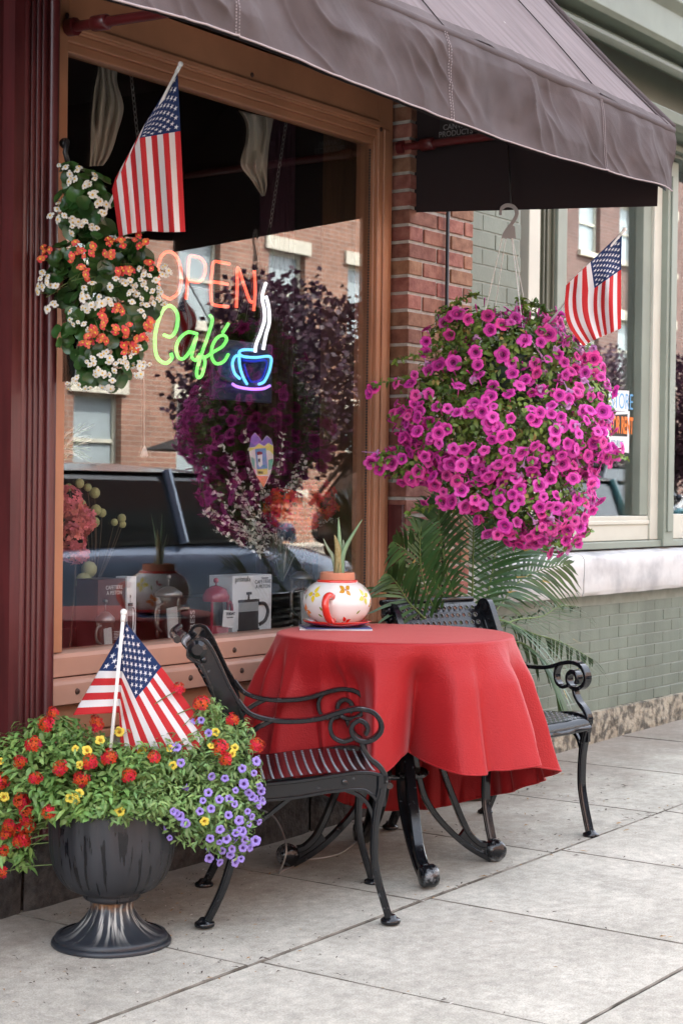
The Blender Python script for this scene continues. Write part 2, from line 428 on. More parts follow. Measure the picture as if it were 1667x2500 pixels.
M_conc = concrete('worn_concrete', (.45,.425,.36), (.33,.31,.26))
M_joint = mat('dirty_joint', (.215,.19,.155), .95, col2=(.085,.072,.055), vscale=14)
M_asph = mat('asphalt', (.07,.07,.072), .85, var=.3, vscale=12)
rnd = random.Random(5)
mb = MB()
ys = [3.80, 2.805, 1.87, .94, .02]; 
def slab(x0, x1, y0, y1):
    g = .0032; gy = .0042; dz = [rnd.uniform(-.0018, .0018) for _ in range(4)]
    nx, ny = 14, 14
    def top(u, v):
        x = x0 + g + (x1 - x0 - 2*g) * u; y = y0 + gy + (y1 - y0 - 2*gy) * v
        e = min(u, 1-u, v, 1-v) * (x1 - x0)
        ch = -.003 - .002*max(0, noise.noise(Vector((x*6, y*6, 4)))) if e < .001 else 0
        jig = .0042 * noise.noise(Vector((x*9, y*9, 2))) if e < .001 else 0
        z = gz(x) + dz[0]*(1-u)*(1-v) + dz[1]*u*(1-v) + dz[2]*(1-u)*v + dz[3]*u*v + .0025*noise.noise(Vector((x*1.2, y*1.2, 5))) + ch
        xx = x + (jig if u in (0, 1) else 0); yy = y + (jig*1.5 if v in (0, 1) else 0)
        return (xx, yy, z)
    us = [0, .0042] + [i/24 for i in range(1, 24)] + [.9958, 1]
    k = len(us); o = len(mb.v)
    for v in us:
        for u in us: mb.v.append(top(u, v))
    for j in range(k-1):
        for i in range(k-1):
            a = o + j*k + i; mb.f.append((a, a+1, a+k+1, a+k)); mb.m.append(1 if i in (0, k-2) or j in (0, k-2) else 0)
    # sides
    rim = [o+i for i in range(k)] + [o + j*k + k-1 for j in range(1, k)] + [o+(k-1)*k+i for i in range(k-2, -1, -1)] + [o+j*k for j in range(k-2, 0, -1)]
    b = len(mb.v)
    for i in rim: x, y, z = mb.v[i]; mb.v.append((x, y, gz(x) - .05))
    n = len(rim)
    for i in range(n): j = (i+1) % n; mb.f.append((rim[i], b+i, b+j, rim[j])); mb.m.append(1)
for r in range(4):
    off = [-.045, .0, .02, -.03][r]
    for i in range(-9, 22):
        x0 = 3.555 + off + .835*i
        slab(x0, x0 + .835, ys[r+1], ys[r])
mb.grid(40, 1, lambda u, v: (-4.4 + 26.4*u, .02 + 3.78*v, gz(-4.4 + 26.4*u) - .026), 1)
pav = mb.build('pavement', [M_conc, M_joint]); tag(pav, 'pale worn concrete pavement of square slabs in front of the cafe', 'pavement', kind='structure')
mb = MB()
for (x0, x1) in ((-40, 90),):
    mb.grid(60, 1, lambda u, v: (x0 + (x1-x0)*u, -8.0 + 8.02*v, gz(x0 + (x1-x0)*u) - .14), 0)
tag(mb.build('road', M_asph), 'grey asphalt road along the shops', 'road', kind='structure')
mb = MB()
for s, y0, y1 in ((0, -.14, .016), (1, -8.15, -8.0)):
    for i in range(60):
        x0 = -30 + 2*i; mb.box((x0, y0, gz(x0) - .4), (x0 + 1.99, y1, gz(x0) + .0))
tag(mb.build('kerb', mat('kerb_stone', (.4,.39,.37), .85, var=.2)), 'pale concrete kerb between pavement and road', 'kerb', kind='structure')
mb = MB(); mb.grid(60, 1, lambda u, v: (-40 + 130*u, -11.4 + 3.25*v, gz(-40 + 130*u)), 0)
tag(mb.build('far_pavement', M_conc), 'concrete pavement across the street', 'pavement', kind='structure')
mb = MB(); mb.grid(8, 8, lambda u, v: (-400 + 800*u, -400 + 800*v, -1.1), 0)
tag(mb.build('ground', mat('bare_ground', (.2,.18,.15), .95, var=.3, vscale=.1)), 'wide flat ground under the street', 'ground', kind='structure')

# ------------------------------------------------------------------ brickwork
def bricks(mb, x0, x1, z0, z1, y, dep=.11, L=.203, H=.067, j=.0125, seed=1, half=True, mi=0, jit=.0012):
    r = random.Random(seed); n = int((z1 - z0) / H)
    for k in range(n):
        za = z0 + k*H; xx = x0 - (L/2 if k % 2 and half else 0)
        while xx < x1:
            a = max(xx + (j/2 if xx > x0 else 0), x0); b = min(xx + L - j/2, x1)
            if b - a > .02:
                q = [r.uniform(-jit, jit) for _ in range(6)]
                mb.box((a + (q[0] if a > x0 else q[0]*1.5), y + q[1]*1.4, za + j/2 + q[2]), (b + q[3], y + dep, za + H - j/2 + q[4]), mi)
            xx += L
def brick_tex(name, c1, c2, mort, scale=1, rough=.85):
    m = mat(name, c1, rough); nt, bs = nodes_of(m)
    tc = nt.nodes.new('ShaderNodeTexCoord'); sp = nt.nodes.new('ShaderNodeSeparateXYZ'); cb = nt.nodes.new('ShaderNodeCombineXYZ')
    nt.links.new(tc.outputs['Object'], sp.inputs[0])
    s = Ex(nt, sp.outputs[0]) + Ex(nt, sp.outputs[1]); nt.links.new(s.s, cb.inputs[0]); nt.links.new(sp.outputs[2], cb.inputs[1])
    b = nt.nodes.new('ShaderNodeTexBrick'); nt.links.new(cb.outputs[0], b.inputs['Vector'])
    b.inputs['Scale'].default_value = 1; b.inputs['Brick Width'].default_value = .21*scale; b.inputs['Row Height'].default_value = .07*scale; b.inputs['Mortar Size'].default_value = .006*scale
    b.inputs['Color1'].default_value = rgb(c1); b.inputs['Color2'].default_value = rgb(c2); b.inputs['Mortar'].default_value = rgb(mort)
    n = noise_node(nt, 1.2, 5); c = mixc(nt, .35, b.outputs[0], ramp(nt, n.outputs[0], [(.3, .3), (.7, .7)]), 'OVERLAY')
    nt.links.new(c, bs.inputs['Base Color']); return m
M_btex = brick_tex('red_brickwork', (.36,.14,.085), (.28,.10,.06), (.36,.32,.28))

# ------------------------------------------------------------------ the cafe building
cafe = thing('cafe_building', (4.6, 3.8, 0), 'brick cafe with oxblood pillar and big orange brown framed shop window', 'building')
GY = 3.79       # window glass
GX0, GX1, GZ0, GZ1 = 3.757, 5.44, .742, 2.60
mb = MB()       # upper wall and carcass
mb.box((-5, 3.93, 3.05), (6.03, 4.2, 10.2)); mb.box((-5, 4.2, 3.05), (-4.7, 13, 10.2)); mb.box((5.75, 4.2, 3.05), (6.03, 13, 10.2)); mb.box((-5, 3.93, -.4), (2.1, 4.2, 3.05))
mb.build('wall', M_btex, cafe)
mb = MB(); mb.box((-5, 3.93, 10.205), (6.03, 13, 10.4)); mb.build('roof', M_asph, cafe)
mb = MB()       # inside of the room
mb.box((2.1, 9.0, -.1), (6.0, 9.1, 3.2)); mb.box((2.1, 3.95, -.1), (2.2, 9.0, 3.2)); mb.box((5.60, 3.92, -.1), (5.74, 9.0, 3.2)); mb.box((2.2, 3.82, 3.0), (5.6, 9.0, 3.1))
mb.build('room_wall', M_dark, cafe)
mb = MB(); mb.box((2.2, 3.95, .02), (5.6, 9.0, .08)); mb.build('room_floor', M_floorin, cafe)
mb = MB(); mb.box((3.6, 3.83, .66), (5.59, 4.62, .715)); mb.build('window_shelf', mat('dark_stained_shelf', (.07,.035,.022), .35, var=.3, vscale=5, stretch=(1,8,8)), cafe, bev=.004)
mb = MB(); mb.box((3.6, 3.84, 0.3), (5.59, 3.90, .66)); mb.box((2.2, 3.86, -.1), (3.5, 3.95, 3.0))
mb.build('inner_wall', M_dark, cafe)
mb = MB(); mb.box((5.575, 3.865, .72), (5.598, 4.12, 2.9)); mb.build('window_reveal', mat('brown_reveal_board', (.16,.085,.04), .5, var=.3, vscale=5, stretch=(8,8,.8)), cafe)
# frame: stiles, rails and mouldings butt against each other
mb = MB()
mb.box((GX1, 3.752, .742), (5.536, 3.86, 2.80)); mb.box((5.468, 3.744, .742), (5.505, 3.752, 2.66)); mb.box((5.432, 3.768, .742), (GX1, 3.80, 2.62))
mb.build('window_stile', M_wood, cafe, bev=.004); mb = MB()
mb.box((3.632, 3.752, .742), (GX0, 3.86, 2.80)); 
mb.build('window_stile', M_wood, cafe, bev=.004)
mb = MB()
mb.box((GX0, 3.752, 2.655), (GX1, 3.86, 2.80)); mb.box((GX0, 3.742, 2.662), (GX1, 3.752, 2.682)); mb.box((GX0, 3.765, 2.628), (GX1, 3.84, 2.655)); mb.box((GX0, 3.778, 2.60), (GX1, 3.83, 2.628))
mb.box((3.6, 3.70, 2.82), (5.54, 3.9, 2.86))
mb.build('window_head', M_wood, cafe, bev=.003)
mb = MB()
M_ = lambda a: [(3.628, y, z) for y, z in a] + [(5.548, y, z) for y, z in a]
def profx(mb, prof, x0, x1, mi=0):
    n = len(prof); mb.add([(x0, y, z) for y, z in prof] + [(x1, y, z) for y, z in prof], [(i, (i+1) % n, n + (i+1) % n, n + i) for i in range(n)] + [tuple(range(n))[::-1], tuple(range(n, 2*n))], mi)
profx(mb, [(3.742, .668), (3.742, .726), (3.752, .738), (3.80, .7415), (3.86, .7415), (3.86, .668)], 3.628, 5.548)
profx(mb, [(3.716, .585), (3.716, .648), (3.724, .657), (3.742, .664), (3.86, .666), (3.86, .585)], 3.628, 5.548)
mb.build('window_sill', M_sillwood, cafe, bev=.0025)
mb = MB(); profx(mb, [(3.752, .49), (3.752, .578), (3.86, .578), (3.86, .49)], 3.628, 5.545); profx(mb, [(3.737, .462), (3.737, .486), (3.86, .486), (3.86, .462)], 3.628, 5.545)
mb.build('apron_board', M_wood, cafe, bev=.003)
mb = MB(); mb.box((3.628, 3.772, .28), (5.545, 3.86, .458)); mb.build('bulkhead_panel', M_panel, cafe, bev=.003)
for (px, py) in ((573, 1587), (190, 1688), (591, 1637), (466, 1655), (500, 1605)):
    p = onY(px, py, 3.741 if py < 1620 else 3.715); s = MB()
    s.lathe([(.0001, -.004), (.008, -.003), (.010, .001), (.010, .003)], n=12); q = MB(); q.join(s, Matrix.Translation(p) @ Matrix.Rotation(pi/2, 4, 'X') @ Matrix.Rotation(pi, 4, 'X')); q.build('screw', M_screw, cafe, smooth=True)
for (px, py) in ((165, 38), (616, 183), (930, 316)):
    p = onY(px, py, 3.75); s = MB(); s.ball(p, .009, 8, sc=(1, .5, 1)); s.build('screw', M_screw, cafe, smooth=True)
mb = MB(); mb.box((GX0 - .004, GY, GZ0 - .003), (GX1 + .004, GY + .006, GZ1 + .02)); mb.build('window_pane', M_glass, cafe)
mb = MB()
for k in range(170): mb.ball((5.428, 3.786, .75 + k*.0108), .0042, 5, sc=(1, 1, 1.15))
mb.build('glazing_gasket', mat('black_gasket', (.05,.05,.05), .35), cafe)
# fluted pillar
prof = [(3.478, 3.80), (3.478, 3.664)]
def bead(cx, cy, r, a0, a1, n=6): return [(cx + r*cos(radians(a0 + (a1-a0)*i/n)), cy + r*sin(radians(a0 + (a1-a0)*i/n))) for i in range(n+1)]
prof += bead(3.492, 3.664, .014, 180, 340, 8)
prof += [(3.508, 3.667), (3.512, 3.667)] + bead(3.522, 3.664, .009, 200, 340, 5) + [(3.534, 3.667)] + bead(3.544, 3.664, .009, 200, 340, 5) + [(3.556, 3.667)] + bead(3.566, 3.664, .009, 200, 340, 5) + [(3.578, 3.667), (3.588, 3.667)]
prof += bead(3.607, 3.665, .019, 190, 350, 7) + [(3.628, 3.672), (3.628, 3.80)]
mb = MB(); n = len(prof); mb.add([(x, y, .20) for x, y in prof] + [(x, y, 3.05) for x, y in prof], [(i, (i+1) % n, n + (i+1) % n, n + i) for i in range(n)] + [tuple(range(n))[::-1], tuple(range(n, 2*n))])
mb.box((3.44, 3.652, .19), (3.478, 3.9, 3.05)); mb.box((3.2, 3.70, .19), (3.44, 3.95, 3.05))
mb.build('pillar', M_pillar, cafe, smooth=True, ang=40)
mb = MB(); mb.box((2.1, 3.70, 2.25), (3.2, 3.95, 3.05)); mb.box((2.1, 3.9, .02), (3.2, 3.95, 2.25)); mb.build('door', mat('dark_door_paint', (.05,.012,.012), .4), cafe, bev=.004)
# stone base
mb = MB(); r = random.Random(9)
xs = [-5, 1.2, 2.9, 3.53, 4.15, 4.95, 5.55]
for a, b in zip(xs, xs[1:]):
    k = 16
    mb.grid(k, 8, lambda u, v: (a + .006 + (b - a - .012)*u, 3.672 + .008*noise.noise(Vector(((a + (b-a)*u)*9, v*4, 1))) + (.008 if min(u, 1-u) < .01 else 0) , -.25 + .54*v))
    mb.grid(k, 1, lambda u, v: (a + .006 + (b - a - .012)*u, 3.672 + .2*v, .29))
mb.box((-5, 3.70, -.3), (5.55, 3.9, .288))
mb.build('stone_base', M_stone, cafe)
# brick pier with its painted foot
mb = MB(); bricks(mb, 5.553, 6.028, .02, 3.05, 3.68, dep=.115, seed=3)
mb.build('brick_pier', M_brick, cafe, bev=.0025, seg=1)
mb = MB(); mb.box((5.5575, 3.6875, .0), (6.0235, 3.93, 3.045)); mb.build('mortar', M_mortar, cafe)
mb = MB(); mb.box((5.537, 3.685, .05), (5.5525, 3.80, 1.20)); mb.build('painted_board', M_pillar, cafe, bev=.003)
mb = MB(); mb.tube([(5.805, 3.664, 2.6), (5.805, 3.664, 1.2), (5.805, 3.664, .05)], .0075, 8); mb.build('conduit', M_wire, cafe, smooth=True)

# ------------------------------------------------------------------ the sage green building next door
sage = thing('sage_green_building', (7.6, 3.85, 0), 'sage green painted shop next door with marble sill and empty window', 'building')
mb = MB(); mb.box((6.035, 4.05, 3.0), (22, 4.3, 9.4)); mb.box((6.035, 4.3, 3.0), (6.3, 13, 9.4)); mb.box((21.7, 4.3, 0), (22, 13, 9.4)); mb.build('wall', M_btex, sage)
mb = MB(); mb.box((6.035, 4.05, 9.405), (22, 13, 9.6)); mb.build('roof', M_asph, sage)
mb = MB(); bricks(mb, 6.036, 6.46, .99, 3.0, 3.70, dep=.12, L=.205, H=.0715, j=.006, seed=4, jit=.001); mb.build('painted_brick_pier', M_gbrick, sage, bev=.002, seg=1)
mb = MB(); mb.box((6.038, 3.7035, .98), (6.457, 3.95, 3.0)); mb.build('pier_joint', M_gmortar, sage)
mb = MB(); bricks(mb, 6.036, 10.4, .195, .765, 3.81, dep=.12, L=.205, H=.0575, j=.005, seed=6, jit=.001); mb.build('painted_brick_base', M_gbrick, sage, bev=.0015, seg=1)
mb = MB(); mb.box((6.038, 3.8125, .2), (22, 3.95, .766)); mb.build('base_joint', M_gmortar, sage)
mb = MB()
for a, b in ((6.036, 7.165), (7.172, 9.2), (9.207, 11.5), (11.507, 22)):
    k = 40
    def P(u, v, a=a, b=b):
        x = a + (b-a)*u; n = .006*noise.noise(Vector((x*7, v*5, 3))) + .003*noise.noise(Vector((x*25, v*12, 3)))
        q = [(3.80, .766), (3.752, .768), (3.742, .79), (3.742, .94), (3.752, .958), (3.80, .975), (3.93, .985)]
        i = min(int(v*6), 5); t = v*6 - i
        y = q[i][0]*(1-t) + q[i+1][0]*t; z = q[i][1]*(1-t) + q[i+1][1]*t
        return (x, y + n, z + n*.8)
    mb.grid(k, 18, P); mb.grid(1, 6, lambda u, v, a=a: P(0, v) if u > .5 else (a, 3.93, .766 + .21*v))
mb.box((6.04, 3.80, .769), (22, 4.0, .955))
mb.build('marble_sill', M_marble, sage, smooth=True, ang=50)
mb = MB()
for i in range(17):
    a = 6.036 + i*.62
    mb.grid(12, 8, lambda u, v: (a + .62*u, 3.79 + .018*noise.noise(Vector(((a+.62*u)*8, v*3, 7))) , -.25 + .445*v))
    mb.grid(12, 2, lambda u, v: (a + .62*u, 3.79 + .03*v + .018*noise.noise(Vector(((a+.62*u)*8, 3, 7)))*(1-v), .195 + .004*v + .004*noise.noise(Vector((a*9+u*5, v, 1)))))
mb.build('granite_base', M_granite, sage)
X = lambda px, Y: onY(px, 950, Y).x
mb = MB(); mb.box((6.462, 3.90, .99), (6.60, 3.97, 3.0)); mb.build('dark_gap', M_wire, sage)
mb = MB()       # olive and sage posts
mb.box((X(1312, 3.84), 3.84, 1.02), (X(1357, 3.84), 3.95, 2.98))
for q in (1320, 1329, 1344): mb.box((X(q, 3.83), 3.826, 1.02), (X(q, 3.83) + .012, 3.84, 2.98))
mb.build('olive_post', M_olive, sage, bev=.003); mb = MB()
xo0, xo1 = X(1600, 3.84), X(1622, 3.84)
mb.box((xo0, 3.84, .99), (xo1, 3.95, 2.98)); mb.build('olive_post', M_olive, sage, bev=.003)
mb = MB(); mb.box((X(1355, 3.815) , 3.812, 1.02), (X(1379, 3.812), 3.95, 2.98)); mb.box((X(1567, 3.82), 3.825, 1.146), (X(1587, 3.82), 3.95, 2.98))
xs0, xs1 = X(1622, 3.78), X(1646, 3.78)
mb.box((xs0, 3.775, .985), (xs1, 3.95, 2.98)); mb.box((xs0 + .03, 3.765, 1.06), (xs1 - .03, 3.775, 2.9)); mb.box((6.60, 3.79, .984), (22, 3.95, 1.018))
mb.build('sage_post', M_sage2, sage, bev=.004)
mb = MB(); mb.box((X(1284, 3.82), 3.815, 1.02), (X(1311, 3.82), 3.95, 2.98)); mb.box((X(1587, 3.82), 3.81, 1.02), (xo0, 3.95, 2.98)); mb.box((X(1380, 3.82), 3.822, 1.02), (X(1587, 3.82), 3.95, 1.143))
mb.box((X(1380, 3.82), 3.814, 1.10), (X(1587, 3.82), 3.822, 1.12)); mb.box((xs1, 3.822, 1.02), (xs1 + .06, 3.95, 2.98)); mb.box((xs1 + .06, 3.822, 1.02), (11, 3.95, 1.15)); mb.box((11, 3.8, 1.02), (11.2, 3.95, 2.98))
mb.build('cream_frame', M_cream, sage, bev=.004)
gx0, gx1 = X(1379, 3.86), X(1567, 3.86)
for a, b in ((gx0, gx1), (xs1 + .06, 11)):
    mb = MB(); mb.box((a, 3.868, 1.143), (b, 3.875, 2.98)); mb.build('window_pane', M_glass2, sage)
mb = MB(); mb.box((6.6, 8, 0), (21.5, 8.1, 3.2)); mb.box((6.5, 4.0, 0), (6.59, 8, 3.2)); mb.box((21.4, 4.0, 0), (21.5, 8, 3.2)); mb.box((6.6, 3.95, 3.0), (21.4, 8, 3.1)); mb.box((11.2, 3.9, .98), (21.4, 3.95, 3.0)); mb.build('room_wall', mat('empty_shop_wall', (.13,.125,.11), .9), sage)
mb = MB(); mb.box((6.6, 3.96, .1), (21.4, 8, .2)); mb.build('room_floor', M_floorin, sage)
mb = MB()
profx(mb, [(3.52, 3.40), (3.50, 3.42), (3.50, 3.56), (3.46, 3.60), (3.46, 3.66), (3.40, 3.72), (3.40, 3.95), (4.05, 3.95), (4.05, 3.40)], 6.04, 22)
profx(mb, [(3.60, 3.055), (3.56, 3.07), (3.55, 3.12), (3.60, 3.14), (3.95, 3.145), (3.95, 3.055)], 6.04, 22)
mb.box((6.04, 3.70, 3.005), (22, 3.95, 3.035))
mb.build('cornice', mat('weathered_sage_paint', (.165,.195,.15), .5, var=.25, vscale=3), sage, bev=.003)
mb = MB(); mb.tube([(6.04, 3.60, 3.345), (22, 3.60, 3.345)], .032, 12); mb.box((6.04, 3.76, 3.145), (22, 4.0, 3.40)); mb.box((6.04, 3.735, 2.985), (22, 3.95, 3.004)); mb.box((6.04, 3.72, 3.036), (22, 3.95, 3.054)); mb.build('cornice_soffit', M_sage, sage, smooth=True, ang=30)
# signs in the empty window
def paper(name, poly_px, Y, m, label, cat):
    c = sum((onY(*p, Y) for p in poly_px), Vector()) / len(poly_px)
    t = thing(name, c, label, cat); mb = MB(); vs = [onY(*p, Y) for p in poly_px]; k = len(vs)
    mb.add(vs + [v + Vector((0, .0015, 0)) for v in vs], [tuple(range(k)), tuple(range(k, 2*k))[::-1]] + [(i, k+i, k+(i+1) % k, (i+1) % k) for i in range(k)])
    mb.build('sheet', m, t); return t
M_paper = mat('white_paper', (.75,.77,.78), .7)
t = paper('store_sign', [(1486, 952), (1535, 954), (1532, 1004), (1484, 1002)], 3.864, M_paper, 'white paper reading STORE in blue outline letters in the empty shop window', 'sign')
mb = text_mb('STORE', .115, WALLM(onY(1489, 995, 3.863)), sx=.74); mb.build('lettering', mat('pale_blue_ink', (.15,.38,.62), .6), t)
t = paper('rent_sign', [(1482, 1006), (1536, 1004), (1534, 1106), (1481, 1098)], 3.864, M_paper, 'black and orange FOR RENT sign in the empty shop window', 'sign')
mb = MB(); v = [onY(*p, 3.863) for p in ((1487, 1013), (1531, 1011), (1530, 1066), (1486, 1064))]; mb.add(v, [(0, 1, 2, 3)]); mb.build('black_panel', mat('black_ink', (.015,.013,.012), .5), t)
mb = text_mb('FOR RENT', .118, WALLM(onY(1489, 1055, 3.8615)), sx=.46, bold=.003); mb.build('lettering', mat('orange_ink', (.85,.22,.04), .6), t)
mb = text_mb('452-8108', .05, WALLM(onY(1489, 1090, 3.8615)), sx=.75); mb.build('phone_number', mat('blue_grey_ink', (.3,.42,.5), .6), t)
# ------------------------------------------------------------------ across the street: what the windows mirror
def facade(x0, x1, H, Y, brickm, label, nx, seed, trim=None, dx=2.42, ox=.5, g=None):
    b = thing('brick_building', ((x0+x1)/2, Y, 0), label, 'building', g); mb = MB(); xs = []
    x = x0 + ox
    while x + 1.1 < x1: xs.append(x); x += dx
    rows = [(1.25, 2.75), (4.05, 5.55), (7.0, 8.4)]
    rows = [r for r in rows if r[1] < H - .5]
    # wall as piers and bands round the openings
    edges = [x0] + [e for a in xs for e in (a, a + 1.08)] + [x1]
    for i in range(0, len(edges), 2): mb.box((edges[i], Y - .35, -.6), (edges[i+1], Y, H))
    zz = [-.6] + [e for r in rows for e in r] + [H]
    for a in xs:
        for i in range(0, len(zz), 2): mb.box((a, Y - .35, zz[i]), (a + 1.08, Y, zz[i+1]))
    mb.box((x0, Y - 8, -.6), (x1, Y - 7.7, H)); mb.box((x0, Y-8, H), (x1, Y - .35, H + .1))
    mb.build('wall', brickm, b)
    st = trim or mat('limestone_trim', (.62,.58,.48), .7, var=.1)
    mb = MB()
    for a in xs:
        for r0, r1 in rows: mb.box((a - .12, Y, r1), (a + 1.2, Y + .05, r1 + .24)); mb.box((a - .06, Y, r0 - .12), (a + 1.14, Y + .09, r0))
    mb.box((x0, Y, H - .5), (x1, Y + .3, H + .12)); mb.build('stone_trim', st, b)
    for n_, (r0, r1) in enumerate(rows):
        wf = MB(); wg = MB(); h = r1 - r0; m = h/2
        for q in ((0, 0, .07, h), (1.01, 0, 1.08, h), (.07, 0, 1.01, .07), (.07, h - .07, 1.01, h), (.07, m - .03, 1.01, m + .03)): wf.box((q[0], -.2, q[1]), (q[2], -.12, q[3]))
        wg.box((.07, -.18, .07), (1.01, -.165, h - .07))
        fm = wf.mesh('window', M_cream); gm = wg.mesh('pane', MATS.get('curtained_pane') or mat('curtained_pane', (.34,.40,.42), .12))
        for a in xs:
            w_ = bpy.data.objects.new('window', fm); COL.objects.link(w_); w_.parent = b; w_.location = (a - b.location.x, 0, r0)
            g_ = bpy.data.objects.new('pane', gm); COL.objects.link(g_); g_.parent = w_
    return b
M_btex2 = brick_tex('orange_brickwork', (.33,.165,.11), (.24,.115,.075), (.33,.29,.25), 1.2)
facade(6, 33, 10.5, -11.2, M_btex2, 'orange brick building across the street, mirrored in the cafe window', 8, 1, ox=.9)
facade(33.2, 62, 12, -11.2, brick_tex('dark_brickwork', (.17,.085,.07), (.12,.06,.05), (.2,.18,.165), 1.2), 'dark red brick building across the street, mirrored in the empty window', 8, 2, dx=2.1)
facade(-22, 5.8, 8, -11.2, M_btex, 'plain red brick building across the street, behind the photographer', 8, 3)
# parked cars
def car(name, x, y, col, label, L=4.5, W=1.78, Hc=1.45, hood=.95, rot=0):
    c = thing(name, (x, y, gz(x) - .14), label, 'car', 'cars parked along the kerb')
    pm = mat(name + '_paint_%s' % label.split()[0], col, .28, metal=.3, coat=1); gl = MATS.get('car_glass') or mat('car_glass', (.02,.025,.028), .05, spec=.8)
    zb = gz(x) - .14
    # rounded body from cross sections along the length
    side = [(-2.25,.45,.72,.60),(-2.15,.32,.92,.78),(-1.6,.26,.98,.86),(-.9,.24,.99,.89),(.0,.24,.98,.89),(.8,.24,.96,.89),(1.3,.25,.93,.88),(1.8,.28,.84,.84),(2.12,.34,.72,.72),(2.25,.45,.6,.58)]
    mb = MB(); k = 14; o = 0
    for s, z0, z1, hw in side:
        for j in range(k):
            a = 2*pi*(j + .5)/k; ca, sa = cos(a), sin(a)
            e = lambda v: math.copysign(abs(v)**.45, v)
            mb.v.append((x + s*L/4.5, y + hw*e(ca)*W/1.78, zb + (z0+z1)/2 + (z1-z0)/2*e(sa)))
    for i in range(len(side)-1):
        for j in range(k): a = i*k+j; b2 = i*k+(j+1) % k; mb.f.append((a, b2, b2+k, a+k)); mb.m.append(0)
    mb.f.append(tuple(range(k))[::-1]); mb.m.append(0); mb.f.append(tuple((len(side)-1)*k + j for j in range(k))); mb.m.append(0)
    b = mb.build('body', pm, c, smooth=True); md = b.modifiers.new('s', 'SUBSURF'); md.levels = md.render_levels = 1
    def cab(s0, s1, z0, z1, w0, w1, mm, nm, ext=0):
        q = MB(); pts = []
        for (s, z, w) in ((s0[0], z0, w0), (s0[1], z1, w1), (s1[1], z1, w1), (s1[0], z0, w0)):
            pts += [(x + s*L/4.5, y - w, zb + z), (x + s*L/4.5, y + w, zb + z)]
        q.add(pts, [(0,2,3,1),(2,4,5,3),(4,6,7,5),(0,6,4,2),(1,3,5,7),(0,1,7,6)]); return q.build(nm, mm, c, bev=.07, seg=3, smooth=True, ang=60)
    cab((-2.0, -1.35), (1.15, .30), .90, Hc - .06, .80, .62, gl, 'cabin_glass')
    q = MB(); q.grid(10, 6, lambda u, v: (x + (-1.42 + 1.80*u)*L/4.5, y - .63 + 1.26*v, zb + Hc - .065 + .07*sin(pi*u)**.5*sin(pi*v)**.5)); q.build('roof', pm, c, smooth=True)
    for s in (-1.42, -.15, .40):
        q = MB()
        for w in (-1, 1):
            top = s if s != -1.42 else -1.38; bot = s if s == -.15 else (s - .62 if s < 0 else s + .74)
            q.tube([(x + top*L/4.5, y + w*.63, zb + Hc - .05), (x + bot*L/4.5, y + w*.81, zb + .93)], .035, 6)
        q.build('roof_pillar', pm, c)
    for s in (-1.38, 1.42):
        for w in (-1, 1):
            q = MB(); q.lathe([(.2,-.1),(.33,-.1),(.345,-.06),(.345,.06),(.33,.1),(.2,.1)], n=24)
            o = MB(); o.join(q, Matrix.Translation((x + s*L/4.5, y + w*.74, zb + .34)) @ Matrix.Rotation(pi/2, 4, 'X')); wh = o.build('wheel', mat('tyre', (.02,.02,.02), .8) if 'tyre' not in MATS else MATS['tyre'], c, smooth=True, ang=40)
            q = MB(); q.ball((x + s*L/4.5, y + w*.80, zb + .34), .21, 14, sc=(1,.25,1)); q.build('hubcap', M_chain, c, smooth=True)
    for w in (-1, 1):
        q = MB(); q.ball((x + .85*L/4.5, y + w*.96, zb + 1.0), .09, 8, sc=(.7, 1, .8)); q.build('wing_mirror', pm, c, smooth=True)
        q = MB(); q.ball((x + 2.1*L/4.5, y + w*.62, zb + .66), .13, 8, sc=(.8, 1, .6)); q.build('headlight', mat('lamp_lens', (.7,.7,.7), .1) if 'lamp_lens' not in MATS else MATS['lamp_lens'], c, smooth=True)
    return c
car('parked_car', 9.4, -1.25, (.14,.20,.30), 'blue grey parked car mirrored in the lower cafe window', Hc=1.50)
car('parked_car', 16.8, -1.25, (.10,.30,.33), 'teal parked car mirrored low in the empty shop window', Hc=1.42)
car('parked_car', 22.3, -6.6, (.012,.012,.015), 'black car added across the street behind the little trees to darken the low reflection', L=4.9, Hc=1.72)  # dark car added to cover the bright street low in the window reflection
car('parked_car', 28.5, -6.6, (.02,.02,.03), 'dark navy parked car farther along the far kerb', L=4.7, Hc=1.6)
car('parked_car', 23.5, -1.25, (.5,.5,.5), 'silver parked car farther along the kerb', Hc=1.5)
UZ = gz(19)
t = thing('patio_umbrella', (20, -9.6, gz(20)), 'black patio umbrella standing across the street', 'umbrella')
mb = MB()
for i in range(8):
    a, b = 2*pi*i/8, 2*pi*(i+1)/8
    mb.add([(20, -9.6, 2.12), (20 + .8*cos(a), -9.6 + .8*sin(a), 1.84), (20 + .8*cos(b), -9.6 + .8*sin(b), 1.84)], [(0, 1, 2)])
mb.build('canopy', mat('black_umbrella_cloth', (.02,.02,.022), .8), t, solid=.01); mb = MB(); mb.tube([(20, -9.6, .2), (20, -9.6, 2.12)], .025, 8); mb.build('pole', M_chain, t)

